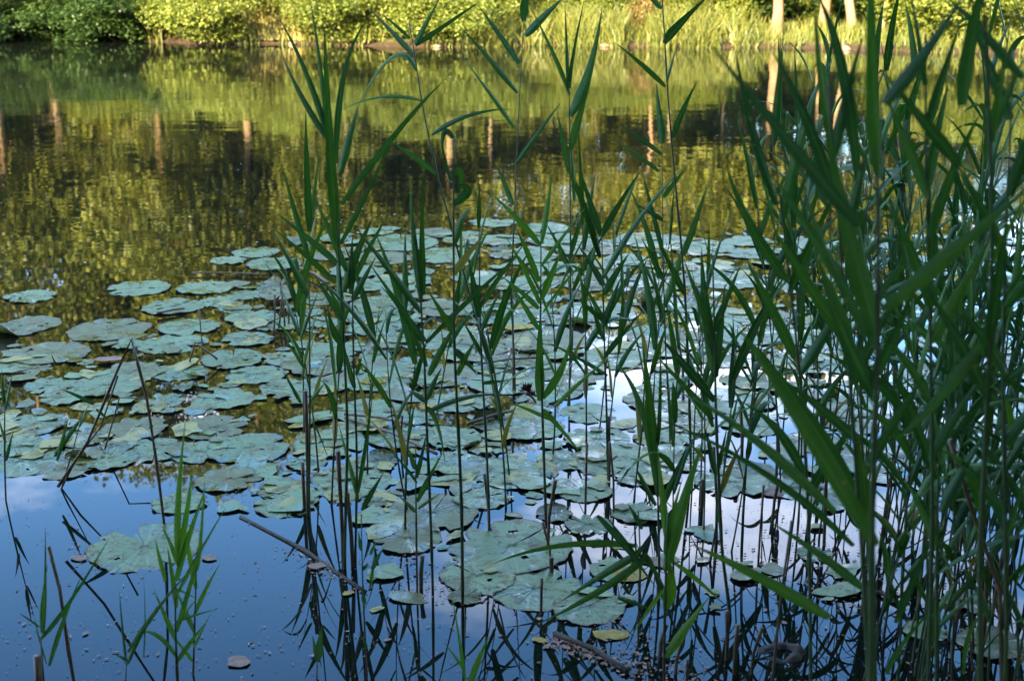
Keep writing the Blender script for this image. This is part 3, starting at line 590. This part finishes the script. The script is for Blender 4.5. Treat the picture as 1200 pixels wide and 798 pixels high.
for zone, L in zr.items():
    L.sort(key=lambda e: e[0])
    for i, (px, o, k, s) in enumerate(L):
        tag(o, '%s green reed, %s from the left %s' % (HN[k], ordinal(i), zone), 'reed', 'green reeds of the thicket and pond')

# ------------------------------------------------------------------ dead stalks and broken sticks
def stalk(name, label, pts, r, cat, group=None, mat='deadstem'):
    base = Vector(pts[-1]); b = MB(); P = []
    for i in range(len(pts) - 1):
        a, c = Vector(pts[i]), Vector(pts[i + 1]); n = max(2, int((a - c).length / 0.07)); P += [a.lerp(c, k / n) for k in range(n)]
    P.append(base); b.tube(P, [r * (1.25 if i % 4 == 0 else R.uniform(0.9, 1.05)) for i in range(len(P))], 7)
    return tag(link(name, b.mesh(name, M[mat], off=base), None, base), label, cat, group)
def px_stalk(label, pts, Y0=None, r=0.004, name='dead_reed_stalk', cat='dead reed', group='dead reed stalks'):
    Y = on_water(*pts[-1]).y if Y0 is None else Y0
    q = [at_dist(x, y, Y) for x, y in pts]; q[-1].z = min(q[-1].z, -0.04); return stalk(name, label, q, r, cat, group)
px_stalk('long brown stalk snapped into a tall peak over the left pads', [(68, 570), (103, 517), (135, 440), (154, 397), (172, 466), (184, 545), (193, 614)], r=0.0042)
px_stalk('dark thin stalk leaning left beside the snapped peak', [(138, 440), (118, 500), (88, 540), (64, 572)], r=0.003)
px_stalk('brown stalk lying level across the leaning pair at the left', [(174, 467), (140, 466), (112, 472)], Y0=4.2, r=0.0028)
px_stalk('small brown twig bent into a low tent on the left pads', [(255, 421), (229, 401), (217, 428)], r=0.004)
px_stalk('thin upright brown stick standing on a left pad', [(233, 362), (238, 412)], r=0.003)
for i, (a, bb) in enumerate([((328, 330), (334, 384)), ((322, 345), (320, 392)), ((337, 362), (338, 380)), ((331, 345), (325, 385))]):
    px_stalk('broken tan stalk, %s of the bundle between the left pads' % ORD[i], [a, (0.5 * (a[0] + bb[0]) + 1, 0.5 * (a[1] + bb[1])), bb], r=0.005)
px_stalk('bleached stick slanting right out of the broken stalk bundle', [(384, 393), (355, 388), (330, 372)], Y0=6.0, r=0.004)
px_stalk('tall brown broken stalk behind the lower left shoots', [(57, 640), (70, 690), (80, 760), (92, 830)], Y0=2.68, r=0.004)
px_stalk('brown dry stub beside the low left corner shoot', [(44, 768), (46, 830)], Y0=2.6, r=0.008)
px_stalk('thick tan stub standing in the water by the slender reed', [(358, 458), (360, 520), (361, 604)], r=0.006)
px_stalk('pale slanting straw stalk in front of the right thicket', [(1113, 515), (1140, 600), (1172, 690), (1192, 815)], Y0=2.3, r=0.0042)
px_stalk('tan thin straw leaning at the left of the thicket', [(928, 610), (915, 700), (902, 800)], Y0=2.5, r=0.0028)
def flat_stalk(label, a, bpx, r, name='floating_stalk', cat='stick', mat='deadstem', zz=0.012):
    p, q = on_water(*a), on_water(*bpx); p.z = q.z = zz; m = p.lerp(q, 0.5) + Vector((0.01, 0.015, 0.002)); return stalk(name, label, [p, m, q], r, cat, 'sticks lying on the water', mat)
flat_stalk('long rotten stalk afloat between the round pad and the reeds', (282, 606), (428, 694), 0.0055, mat='rot', zz=0.001)
flat_stalk('brown stalk lying flat behind the leftmost big clump', (405, 495), (512, 538), 0.006, zz=0.02)
flat_stalk('upper of two brown stalks lying behind the big clump', (404, 492), (486, 506), 0.005, zz=0.024)
flat_stalk('thin brown stalk lying on the middle pads', (560, 432), (628, 424), 0.005, zz=0.02)
flat_stalk('short brown stick lying beside the curled yellowish pad', (548, 503), (602, 487), 0.006, zz=0.022)
flat_stalk('pale curved stalk resting on the left pads', (184, 372), (216, 366), 0.006, zz=0.02)
flat_stalk('brown straw lying along the far left pads', (225, 323), (312, 325), 0.004, zz=0.015)
flat_stalk('yellow stalk resting aslant on the raft near the slender reed', (352, 320), (385, 338), 0.006, zz=0.03)
flat_stalk('brown debris stalk floating at the front right of the torn pad', (650, 745), (735, 790), 0.007, mat='rot', zz=0.006)
flat_stalk('dark stick afloat under the right front reeds', (1000, 690), (1060, 712), 0.006, mat='rot', zz=0.006)
# stubs: upright dead reed stumps
stubs = []
def add_stub(px, py, h, r, zone):
    p = on_water(px, py); t = Vector((R.gauss(0, .07), R.gauss(0, .07), 0)) * h
    o = stalk('reed_stub', None, [p + t * 1.6 + Vector((0, 0, h)), p + t * .4 + Vector((0, 0, h * .45)), p + Vector((0, 0, -0.08))], r, 'reed stub', 'brown reed stubs'); stubs.append((o, px, zone, h))
for (x, y, hpx) in [(357, 600, 60), (403, 662, 150), (414, 664, 90), (470, 525, 42), (493, 690, 40), (574, 622, 70), (602, 458, 110), (667, 470, 90), (634, 720, 44), (647, 670, 20), (686, 598, 80), (641, 640, 90), (647, 668, 60), (714, 566, 80), (720, 600, 90), (802, 470, 90), (788, 500, 80), (772, 770, 40), (790, 790, 45), (805, 798, 28), (852, 772, 66), (860, 790, 66), (879, 790, 62), (840, 640, 120), (822, 598, 40), (870, 535, 60), (910, 560, 70)]:
    d = on_water(x, y); add_stub(x, y, hpx * (d - CAM).dot(FW) / F, R.uniform(0.0035, 0.0062), 'left' if x < 520 else 'mid' if x < 745 else 'right')
for i in range(12):
    x, y = R.uniform(880, 1200), R.uniform(560, 795); add_stub(x, y, R.uniform(0.06, 0.5), R.uniform(0.003, 0.006), 'thicket')
ZN = {'left': 'among the left reeds', 'mid': 'among the middle reeds', 'right': 'before the thicket', 'thicket': 'inside the right thicket'}
for z in ZN:
    for i, e in enumerate(sorted([s for s in stubs if s[2] == z], key=lambda s: s[1])):
        e[0]['label'] = '%s brown reed stub in the water, %s from the left %s' % ('tall' if e[3] > 0.22 else 'short', ordinal(i), ZN[z])
# withered flower head and sunken ring
b = MB(); p = on_water(617, 474)
for i in range(60):
    d = rnd_dir(); d.z = abs(d.z) * 1.3; b.leaf(Vector((0, 0, 0.05)) + d * 0.008, d.normalized(), d.cross(Vector((0.2, 0.5, 1))).normalized(), R.uniform(.02, .04), .012)
b.tube([Vector((0, 0, 0.05)), Vector((.03, 0, .02)), Vector((.05, 0, -.02))], [.005, .004, .004], 6)
tag(link('withered_flower', b.mesh('withered_flower', M['fluff']), None, p), 'dark brown withered flower head standing on a pad in the middle', 'flower')
b = MB(); p = on_water(915, 768, -.006); n = 30
for i in range(n):
    th = 2 * math.pi * i / n; rr = 0.036 * (1 + .10 * math.sin(3 * th) + .06 * math.sin(7 * th + 1))
    for (dr, dz) in ((-.014, .002), (-.009, .012), (.004, .014), (.014, .004), (.018, -.02)): b.v.append(Vector(((rr + dr) * math.cos(th) * 1.2, (rr + dr) * math.sin(th) * .95, dz * (1 + .25 * math.sin(5 * th)) + .006 * math.sin(th + 1))))
for i in range(n):
    for k in range(4):
        q, q2 = i * 5 + k, ((i + 1) % n) * 5 + k; b.f.append((q, q + 1, q2 + 1, q2)); b.uv.append([(0, 0)] * 4)
tag(link('rotten_ring', b.mesh('rotten_ring', M['rot']), None, p), 'brown weathered ring half sunk in the water in front of the thicket', 'ring')
# fallen leaves on the water
for (x, y, s, mt, lb) in [(408, 696, 17, 'fallen', 'small yellow leaf floating at the end of the rotten stalk'), (373, 664, 26, 'fallen_tan', 'pale curled leaf lying on the rotten stalk'), (280, 776, 36, 'fallen_tan', 'reddish tan leaf floating on the dark blue water'), (633, 751, 20, 'fallen', 'small yellow leaf at the head of the brown debris'),
        (735, 672, 60, 'fallen', 'large yellow leaf under the bent reed blades'), (716, 745, 44, 'fallen', 'amber leaf low between the front stubs'), (610, 386, 40, 'fallen', 'bright yellow leaf on the far middle pads'), (245, 655, 22, 'fallen_tan', 'tan leaf scrap at the right rim of the round pad'), (92, 655, 22, 'fallen_tan', 'tan leaf scrap at the left rim of the round pad'),
        (128, 424, 34, 'fallen_tan', 'brown crumpled leaf heap between the left pads'), (770, 660, 40, 'fallen_tan', 'pale torn leaf beside the wide bright blade'), (905, 578, 36, 'fallen_tan', 'pale leaf afloat at the thicket edge'), (505, 480, 30, 'fallen', 'yellow leaf fallen in the middle of the raft')]:
    p = on_water(x, y); sc = s * (p - CAM).dot(FW) / F; b = MB(); n = 14; a0 = R.uniform(0, 6.28)
    b.v.append(Vector((0, 0, .006)))
    for i in range(n):
        th = 2 * math.pi * i / n; rr = sc * .5 * (0.62 + .38 * abs(math.cos(th)) + R.uniform(-.1, .1)); b.v.append(Vector((rr * math.cos(th + a0), rr * .75 * math.sin(th + a0), R.uniform(.0, .003))))
    for i in range(n): b.f.append((0, 1 + i, 1 + (i + 1) % n)); b.uv.append([(0, 0)] * 3)
    tag(link('fallen_leaf', b.mesh('fallen_leaf', M[mt]), None, (p.x, p.y, 0.003 if (in_raft(x, y) is False) else 0.013)), lb, 'fallen leaf', 'dead leaves afloat')
# floating litter
def flakes(name, spots, mat, zz=0.0035):
    b = MB()
    for (x, y, s) in spots:
        a = R.uniform(0, 6.28); n = R.choice((3, 4, 5)); s *= R.choice((.5, .7, 1, 1, 1.6)); q = len(b.v); e = R.uniform(.2, .75)
        for i in range(n):
            th = 2 * math.pi * i / n; r_ = s * R.uniform(.7, 1.1); u, w = r_ * math.cos(th), r_ * e * math.sin(th)
            b.v.append(Vector((x + u * math.cos(a) - w * math.sin(a), y + u * math.sin(a) + w * math.cos(a), zz + R.uniform(0, .0012))))
        b.f.append(tuple(range(q, q + n))); b.uv.append([(0, 0)] * n)
    return tag(link(name, b.mesh(name, M[mat], smooth=False)), kind='stuff')
L = []
for _ in range(460):                                   # clumps drifting on the near water
    x, y = R.uniform(-20, 1220), R.uniform(560, 830); p = on_water(x, y)
    m = 1 + int(R.expovariate(0.22)) if x < 380 else 1 + int(R.expovariate(0.28)); sp = 0.006 + 0.004 * m
    for _ in range(m): L.append((p.x + R.gauss(0, sp), p.y + R.gauss(0, sp), R.choice((.0014, .002, .003, .0045, .006))*R.uniform(.7,1.3)))
for (x0, y0, x1, y1, n, sp) in [(640, 750, 760, 790, 420, .02), (430, 660, 560, 700, 260, .05), (690, 720, 820, 798, 320, .05), (900, 600, 1000, 720, 300, .09), (330, 640, 430, 698, 120, .015), (1000, 640, 1150, 780, 320, .15), (90, 640, 120, 665, 60, .02), (820, 640, 960, 690, 200, .05)]:
    for _ in range(n):
        t = R.random(); p = on_water(x0 + (x1 - x0) * t, y0 + (y1 - y0) * t); L.append((p.x + R.gauss(0, sp), p.y + R.gauss(0, sp), R.uniform(.002, .008)))
for d in PADS:                                          # rim litter round the pads
    for _ in range(4):
        a = R.uniform(0, 6.28); k = d['r'] * R.uniform(1.0, 1.12); L.append((d['p'].x + k * math.cos(a), d['p'].y + k * math.sin(a), R.uniform(.002, .006)))
for _ in range(70):                                     # faint dust drifting in streaks
    x, y = R.uniform(-20, 1220), R.uniform(520, 830); p = on_water(x, y); a = R.uniform(-.5, .5)
    for _ in range(R.randint(8, 45)):
        u, w_ = R.gauss(0, .14), R.gauss(0, .025); L.append((p.x + u * math.cos(a) - w_ * math.sin(a), p.y + u * math.sin(a) + w_ * math.cos(a), R.uniform(.0008, .0022)))
flakes('floating_debris', L, 'flakes')
L = []
for _ in range(2800):
    x, y = R.uniform(-14, 14), 6.5 + 15 * R.random() ** 1.5
    L.append((x, y, R.choice((.004, .006, .008, .014))))
flakes('pale_debris_and_glints', L, 'flakes_far')  # pale flecks: floating bits, and ripple-crest glints put in as colour
# litter on the pads
L = []
for d in PADS:
    for _ in range(int(3 + R.random() * 8)):
        a = R.uniform(0, 6.28); k = d['r'] * .85 * math.sqrt(R.random()); L.append((d['p'].x + k * math.cos(a), d['p'].y + k * math.sin(a), R.uniform(.002, .007)))
flakes('pad_debris', L, 'flakes', 0.0185)

# ------------------------------------------------------------------ far bank
def foliage_mb(blobs, n, size, q, up=0.3):
    b = MB(); tot = sum(w[3] * w[3] for w in blobs)
    for (bx, by, bz, br) in blobs:
        for _ in range(int(n * br * br / tot)):
            d = Vector((q.gauss(0, 1), q.gauss(0, 1), q.gauss(0, 1))).normalized()
            P = Vector((bx, by, bz)) + Vector((d.x, d.y, d.z * .85)) * br * (q.uniform(.55, 1.06))
            if P.z < 0.03: continue
            D = (d * .6 + Vector((q.gauss(0, .6), q.gauss(0, .6), q.gauss(-.25, .5)))).normalized()
            S = D.cross(Vector((q.gauss(0, .5), q.gauss(0, .5), 1)))
            if S.length < .01: continue
            s = size * q.uniform(.6, 1.3); b.leaf(P, D, S.normalized(), s, s * .72)
    return b
def proto_shrub(seed, h, w, n, size, mat):
    q = random.Random(seed); root = link('shrub', None); bl = []
    for i in range(15):
        a = q.uniform(0, 6.28); rr = w * .5 * math.sqrt(q.random()); z = q.uniform(.08, .85) * h
        bl.append((rr * math.cos(a), rr * math.sin(a), z, q.uniform(.16, .30) * w * (1.1 - .4 * z / h)))
    link('foliage', foliage_mb(bl, n, size, q).mesh('foliage', M[mat], smooth=False), root)
    b = MB()
    for x, y, z, r_ in bl[:7]: b.tube([Vector((x * .15, y * .15, -.1)), Vector((x * .5, y * .5, z * .5)), Vector((x, y, z))], [.03, .02, .008], 5)
    link('stem', b.mesh('shrub_stem', M['bark_dark']), root)
    return root
def proto_tree(seed, h, w, n, size, mat, bark, lean=0.0, clear=0.25, r0=0.16):
    q = random.Random(seed); root = link('tree', None); b = MB(); bl = []
    top = Vector((lean * h, q.uniform(-.3, .3), h * .9)); k = 9
    P = [Vector((0, 0, -.2)).lerp(top, i / k) + Vector((q.gauss(0, .05), q.gauss(0, .05), 0)) * (i > 0) * h / 10 for i in range(k + 1)]
    b.tube(P, [r0 * (1.5 - .5 * min(1, i)) * (1 - .8 * i / k) for i in range(k + 1)], 9)
    for i in range(22):
        f = q.uniform(clear, .95); s = Vector((0, 0, -.2)).lerp(top, f); a = q.uniform(0, 6.28)
        ln = w * .5 * q.uniform(.45, 1.05) * math.sin(min(1, (1.08 - f) / (1.08 - clear)) * 1.9 + .25)
        e = s + Vector((math.cos(a) * ln, math.sin(a) * ln, q.uniform(.1, .55) * ln))
        b.tube([s, s.lerp(e, .5) + Vector((0, 0, .06 * ln)), e], [r0 * .34 * (1.1 - f), r0 * .2 * (1.1 - f), .012], 5)
        bl.append((e.x, e.y, e.z, q.uniform(.11, .2) * w)); m = s.lerp(e, .55); bl.append((m.x, m.y, m.z, q.uniform(.08, .14) * w))
    link('trunk', b.mesh('trunk', M[bark]), root)
    link('crown', foliage_mb(bl, n, size, q).mesh('crown', M[mat], smooth=False), root)
    return root
S = {'dark': proto_shrub(1, 3.0, 3.0, 10500, .105, 'leaf_dark'), 'dark2': proto_shrub(2, 2.2, 2.8, 9000, .105, 'leaf_dark'), 'bright': proto_shrub(3, 2.0, 2.6, 12000, .075, 'leaf_bright'), 'bright2': proto_shrub(4, 2.8, 2.8, 12500, .08, 'leaf_bright'), 'rust': proto_shrub(5, 1.4, 1.6, 3000, .09, 'leaf_rust')}
used = set()
def put(d, key, x, y, s, label, cat, group, rz=None):
    o = d[key] if key not in used else copy_tree(d[key]); used.add(key)
    o.location = (x, y, gz(x, y) - .03); o.scale = (s, s, s); o.rotation_euler = (0, 0, R.uniform(0, 6.28) if rz is None else rz)
    return tag(o, label, cat, group)
def X(px, Y): return at_dist(px, 40, Y).x
for i, (px, dy, k, s) in enumerate([(-40, .3, 'dark', 1.0), (5, -.1, 'dark2', .9), (42, .4, 'dark', .95), (84, -.1, 'dark2', .85), (125, .4, 'dark', .9), (165, -.1, 'dark2', .85), (205, .2, 'dark', .9), (885, 4.6, 'dark', 1.2), (920, 5.2, 'dark2', 1.4), (955, 4.4, 'dark', 1.2)]):  # much of the shade on these is put into the dark leaf colour
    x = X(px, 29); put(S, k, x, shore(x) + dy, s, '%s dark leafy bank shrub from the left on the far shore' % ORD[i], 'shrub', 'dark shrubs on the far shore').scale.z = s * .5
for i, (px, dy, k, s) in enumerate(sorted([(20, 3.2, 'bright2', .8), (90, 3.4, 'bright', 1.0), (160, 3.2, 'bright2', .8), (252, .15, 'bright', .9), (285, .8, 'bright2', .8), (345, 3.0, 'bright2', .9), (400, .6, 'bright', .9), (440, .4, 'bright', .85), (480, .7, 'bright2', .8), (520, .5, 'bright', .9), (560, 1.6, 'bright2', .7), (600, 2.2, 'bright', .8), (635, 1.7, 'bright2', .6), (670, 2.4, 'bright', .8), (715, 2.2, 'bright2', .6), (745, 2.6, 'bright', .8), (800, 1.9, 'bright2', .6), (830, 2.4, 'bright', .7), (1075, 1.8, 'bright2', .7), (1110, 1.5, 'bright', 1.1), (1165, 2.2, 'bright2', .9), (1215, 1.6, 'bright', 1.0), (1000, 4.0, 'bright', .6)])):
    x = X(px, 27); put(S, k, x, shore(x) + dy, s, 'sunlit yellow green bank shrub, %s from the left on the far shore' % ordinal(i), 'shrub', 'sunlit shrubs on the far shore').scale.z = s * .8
for i, (px, dy, s) in enumerate([(592, 2.6, .9), (760, 1.2, .6)]):
    x = X(px, 27); put(S, 'rust', x, shore(x) + dy, s, ['rusty brown bush behind the bright far grass', 'small reddish bush at the foot of far trunks'][i], 'bush', 'rusty bushes')
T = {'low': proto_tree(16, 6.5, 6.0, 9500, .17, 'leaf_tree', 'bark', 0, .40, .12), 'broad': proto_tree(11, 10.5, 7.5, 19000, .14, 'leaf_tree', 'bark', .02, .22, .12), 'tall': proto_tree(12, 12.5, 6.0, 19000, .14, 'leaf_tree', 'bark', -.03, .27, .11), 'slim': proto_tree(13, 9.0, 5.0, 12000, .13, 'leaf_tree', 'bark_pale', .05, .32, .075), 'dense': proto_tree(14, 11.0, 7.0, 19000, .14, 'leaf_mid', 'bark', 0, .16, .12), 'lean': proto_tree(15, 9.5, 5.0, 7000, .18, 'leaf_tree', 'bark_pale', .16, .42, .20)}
trees = [(-70, 3.5, 'broad', 1.10), (10, 4.5, 'dense', 1.10), (75, 5.0, 'tall', 0.95), (140, 4.2, 'broad', 1.00), (205, 5.0, 'tall', 1.00), (270, 4.6, 'dense', 1.00), (330, 5.4, 'broad', 1.00), (400, 4.6, 'slim', 1.10), (455, 6.0, 'dense', 1.00), (520, 5.0, 'tall', 0.90), (575, 5.2, 'slim', 0.88), (640, 6.5, 'broad', 0.76), (700, 6.0, 'slim', 0.80), (768, 4.2, 'tall', 0.58), (785, 5.5, 'slim', 0.72), (852, 3.4, 'slim', 0.63), (872, 4.6, 'tall', 0.52), (930, 8.0, 'broad', 0.55), (978, 2.0, 'lean', 0.53), (1004, 1.6, 'slim', 0.59), (1035, 2.2, 'lean', 0.59), (1100, 5.0, 'dense', 0.46), (1180, 5.0, 'broad', 0.46), (1260, 4.0, 'dense', 0.48), (900, 1.3, 'low', 1.00), (948, 2.2, 'low', 1.00), (-150, 6, 'dense', 1.10), (45, 9, 'broad', 1.15), (170, 9, 'dense', 1.10), (300, 9.5, 'tall', 1.05), (430, 10, 'broad', 1.05), (560, 10, 'dense', 0.76), (680, 10.5, 'broad', 0.76), (820, 10, 'dense', 0.63), (1050, 9.5, 'broad', 0.53), (1330, 7, 'broad', 0.52)]
order = sorted(range(len(trees)), key=lambda i: trees[i][0]); rank = {j: i for i, j in enumerate(order)}
KN = {'low': 'low hanging leafy tree', 'broad': 'broad olive leafed tree', 'tall': 'tall brown trunked tree', 'slim': 'slim pale trunked tree', 'dense': 'dense green leafed tree', 'lean': 'leaning pale trunked tree'}
for i, (px, dy, k, s) in enumerate(trees):
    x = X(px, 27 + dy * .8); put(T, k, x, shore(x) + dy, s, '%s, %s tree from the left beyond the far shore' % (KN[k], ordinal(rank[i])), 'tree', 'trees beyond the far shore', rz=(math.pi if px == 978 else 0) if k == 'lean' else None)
# taller understory bushes between the trunks
U = {'under': proto_shrub(21, 3.4, 3.0, 6500, .15, 'leaf_mid'), 'under2': proto_shrub(22, 4.0, 2.6, 6500, .15, 'leaf_tree')}
for i, (px, dy, k, s) in enumerate(sorted([(-60, 5.0, 'under', 1.0), (25, 5.6, 'under2', 1.0), (85, 6.4, 'under', 1.1), (120, 5.2, 'under2', .8), (190, 6.2, 'under', 1.1), (240, 5.4, 'under2', 1.0), (310, 6.6, 'under', 1.0), (365, 5.8, 'under2', 1.1), (425, 6.4, 'under', 1.0), (490, 6.6, 'under2', .95), (545, 7.0, 'under', 1.1), (610, 7.2, 'under2', .9), (670, 7.0, 'under', 1.0), (735, 6.4, 'under2', .8), (815, 6.0, 'under', .9), (1060, 6.0, 'under', .8), (1140, 6.4, 'under2', .8), (1230, 6.0, 'under', .9)])):
    x = X(px, 27 + dy * .8); put(U, k, x, shore(x) + dy, s, '%s bush, %s from the left among the far trunks' % ('dark green' if k == 'under' else 'olive', ordinal(i)), 'bush', 'bushes among the far trunks')
# grass on the far bank
def grass(name, n, xr, dyr, hr, wd, mat, cond=None):
    b = MB(); k = 0
    while k < n:
        x = R.uniform(*xr); y = shore(x) + R.uniform(*dyr)
        if cond and not cond(x, y): k += 1; continue
        h = R.uniform(*hr); P = Vector((x, y, gz(x, y) - .02)); a = R.uniform(0, 6.28); S_ = Vector((math.cos(a), math.sin(a), 0)) * wd
        t = Vector((R.gauss(0, .25), R.gauss(0, .25), 1)) * h; q = len(b.v)
        b.v += [P - S_, P + S_, P + t * .55 + S_ * .7, P + t * .55 - S_ * .7, P + t + Vector((t.x * .5, t.y * .5, 0))]
        b.f += [(q, q + 1, q + 2, q + 3), (q + 3, q + 2, q + 4)]; b.uv += [[(0, 0)] * 4, [(0, 0)] * 3]; k += 1
    return tag(link(name, b.mesh(name, M[mat], smooth=False)), kind='stuff')
grass('bank_grass', 17000, (-8, 12), (-.1, 2.6), (.12, .42), .012, 'bankgrass', lambda x, y: R.random() < .45 + .5 * math.sin(x * 2.1) * math.sin(y * 1.7 + x))
grass('tall_dry_grass', 2600, (X(300, 28), X(372, 28)), (.05, 1.2), (.7, 1.5), .012, 'straw')
grass('shore_sedge_grass', 9000, (X(545, 27), X(900, 26)), (-.25, .9), (.2, .8), .013, 'bankgrass', lambda x, y: math.sin(x * 3.1) + math.sin(x * 7.7 + 1) + R.gauss(0, .8) < -.1)
# stones along the waterline
for i, (px, s) in enumerate([(342, .06), (515, .06), (706, .09), (716, .07), (965, .11)]):
    q = random.Random(i + 50); b = MB(); n, mrows = 10, 6
    for j in range(mrows + 1):
        for k in range(n):
            th, ph = 2 * math.pi * k / n, math.pi * j / mrows; r_ = s * (1 + q.uniform(-.16, .16)); b.v.append(Vector((r_ * 1.35 * math.sin(ph) * math.cos(th), r_ * math.sin(ph) * math.sin(th), r_ * .6 * math.cos(ph))))
    for j in range(mrows):
        for k in range(n): b.f.append((j * n + k, (j + 1) * n + k, (j + 1) * n + (k + 1) % n, j * n + (k + 1) % n)); b.uv.append([(0, 0)] * 4)
    x = X(px, 27); tag(link('stone', b.mesh('stone', M['rock']), None, (x, shore(x) - .08, .02)), 'brown shore stone, %s from the left along the far waterline' % ORD[i], 'stone', 'stones along the far waterline')
# woods behind the far trees, and the wood on the near bank whose shade lies over the reeds
q = random.Random(3)
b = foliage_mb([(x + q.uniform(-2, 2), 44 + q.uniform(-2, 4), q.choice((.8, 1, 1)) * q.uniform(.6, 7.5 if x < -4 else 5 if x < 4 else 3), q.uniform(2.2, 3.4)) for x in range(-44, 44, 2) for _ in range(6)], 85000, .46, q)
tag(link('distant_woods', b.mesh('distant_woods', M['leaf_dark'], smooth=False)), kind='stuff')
SUN_EL, SUN_AZ = rad(23), rad(-28)      # azimuth of the sun seen from above: behind the camera, a little left
sx, sy = -math.sin(rad(28)), -math.cos(rad(28))
bl = []
for i in range(280):
    t = q.uniform(-26, 17); d = q.uniform(7, 13); x, y = sx * d - sy * t * -1, sy * d + sx * t * -1
    hmax = 9.5
    bl.append((x, y, q.uniform(.5, hmax - 1.4), q.uniform(1.3, 2.0)))
for i in range(46):                       # unseen boughs over the bank and trees at its right, added to darken the reeds
    bl.append((q.uniform(-6, 7), q.uniform(-6, 1.2), q.uniform(4.2, 8), q.uniform(.9, 1.5)))
for i in range(34):
    y = q.uniform(-2, 9); bl.append((y * .42 + q.uniform(3.4, 7.5), y, q.uniform(.8, 8), q.uniform(.8, 1.5)))
for i in range(60):
    y = q.uniform(-1, 4.5); bl.append((q.uniform(2.2, 8) + y * .1, y, q.uniform(3.6, 7.5), q.uniform(.7, 1.3)))
for i in range(46):                       # unseen bush mass added just out of frame to darken the right reeds
    y = q.uniform(.6, 7); r_ = q.uniform(.5, .9); bl.append((y * .42 + .95 + r_ * 1.06 + q.uniform(0, 2.2), y, q.uniform(.5, 4.8), r_))
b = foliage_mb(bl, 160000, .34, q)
tag(link('unseen_near_bank_woods', b.mesh('unseen_near_bank_woods', M['leaf_dark'], smooth=False)), kind='stuff')

# ------------------------------------------------------------------ light, sky, camera
sun = bpy.data.lights.new('sun', 'SUN'); sun.energy = 5.0; sun.angle = rad(.5); sun.color = (1.0, .80, .46)
so = link('sun', sun); sd = Vector((sx * math.cos(SUN_EL), sy * math.cos(SUN_EL), math.sin(SUN_EL)))
so.rotation_euler = (-sd).to_track_quat('-Z', 'Y').to_euler()
w = bpy.data.worlds.new('World'); bpy.context.scene.world = w; w.use_nodes = True; nt = w.node_tree; nt.nodes.clear()
sky = N(nt, 'ShaderNodeTexSky', sky_type='NISHITA', sun_disc=False, sun_elevation=SUN_EL, sun_rotation=math.atan2(sx, sy), air_density=1.0, dust_density=.3, ozone_density=2.0)
tc = N(nt, 'ShaderNodeTexCoord'); s = N(nt, 'ShaderNodeSeparateXYZ', {0: tc.outputs['Generated']})
zc = math_(nt, 'MAXIMUM', s.outputs[2], .03)
cv = N(nt, 'ShaderNodeCombineXYZ', {0: math_(nt, 'DIVIDE', s.outputs[0], zc), 1: math_(nt, 'DIVIDE', s.outputs[1], zc), 2: 0.0})
cl = noise(nt, N(nt, 'ShaderNodeMapping', {'Vector': cv.outputs[0], 'Location': (1.06, .4, 0)}).outputs[0], .9, 6, .55)
cf = N(nt, 'ShaderNodeMapRange', {'Value': cl, 'From Min': .50, 'From Max': .72, 'To Max': .8}).outputs[0]
deep = N(nt, 'ShaderNodeHueSaturation', {'Hue': 0.503, 'Saturation': 1.24, 'Value': 1.2, 'Color': sky.outputs[0]}).outputs[0]
col = mixc(nt, cf, deep, (14, 13.6, 14.2))
bg = N(nt, 'ShaderNodeBackground', {'Color': col, 'Strength': .125}); o = nt.nodes.new('ShaderNodeOutputWorld'); nt.links.new(bg.outputs[0], o.inputs[0])
cam = bpy.data.cameras.new('camera'); co = link('camera', cam, None, CAM); co.rotation_euler = (math.pi / 2 - PITCH, 0, 0)
cam.sensor_width = 36; cam.lens = F / 1200 * 36; cam.clip_start = .05; cam.clip_end = 2000
cam.dof.use_dof = True; cam.dof.focus_distance = 4.4; cam.dof.aperture_fstop = 5.2
sc = bpy.context.scene; sc.camera = co
sc.view_settings.view_transform = 'Standard'; sc.view_settings.look = 'None'; sc.view_settings.gamma = 1; sc.view_settings.exposure = 3.2
sc.render.engine = 'CYCLES'; sc.cycles.max_bounces = 6; sc.cycles.transparent_max_bounces = 4; sc.cycles.caustics_reflective = False; sc.cycles.caustics_refractive = False
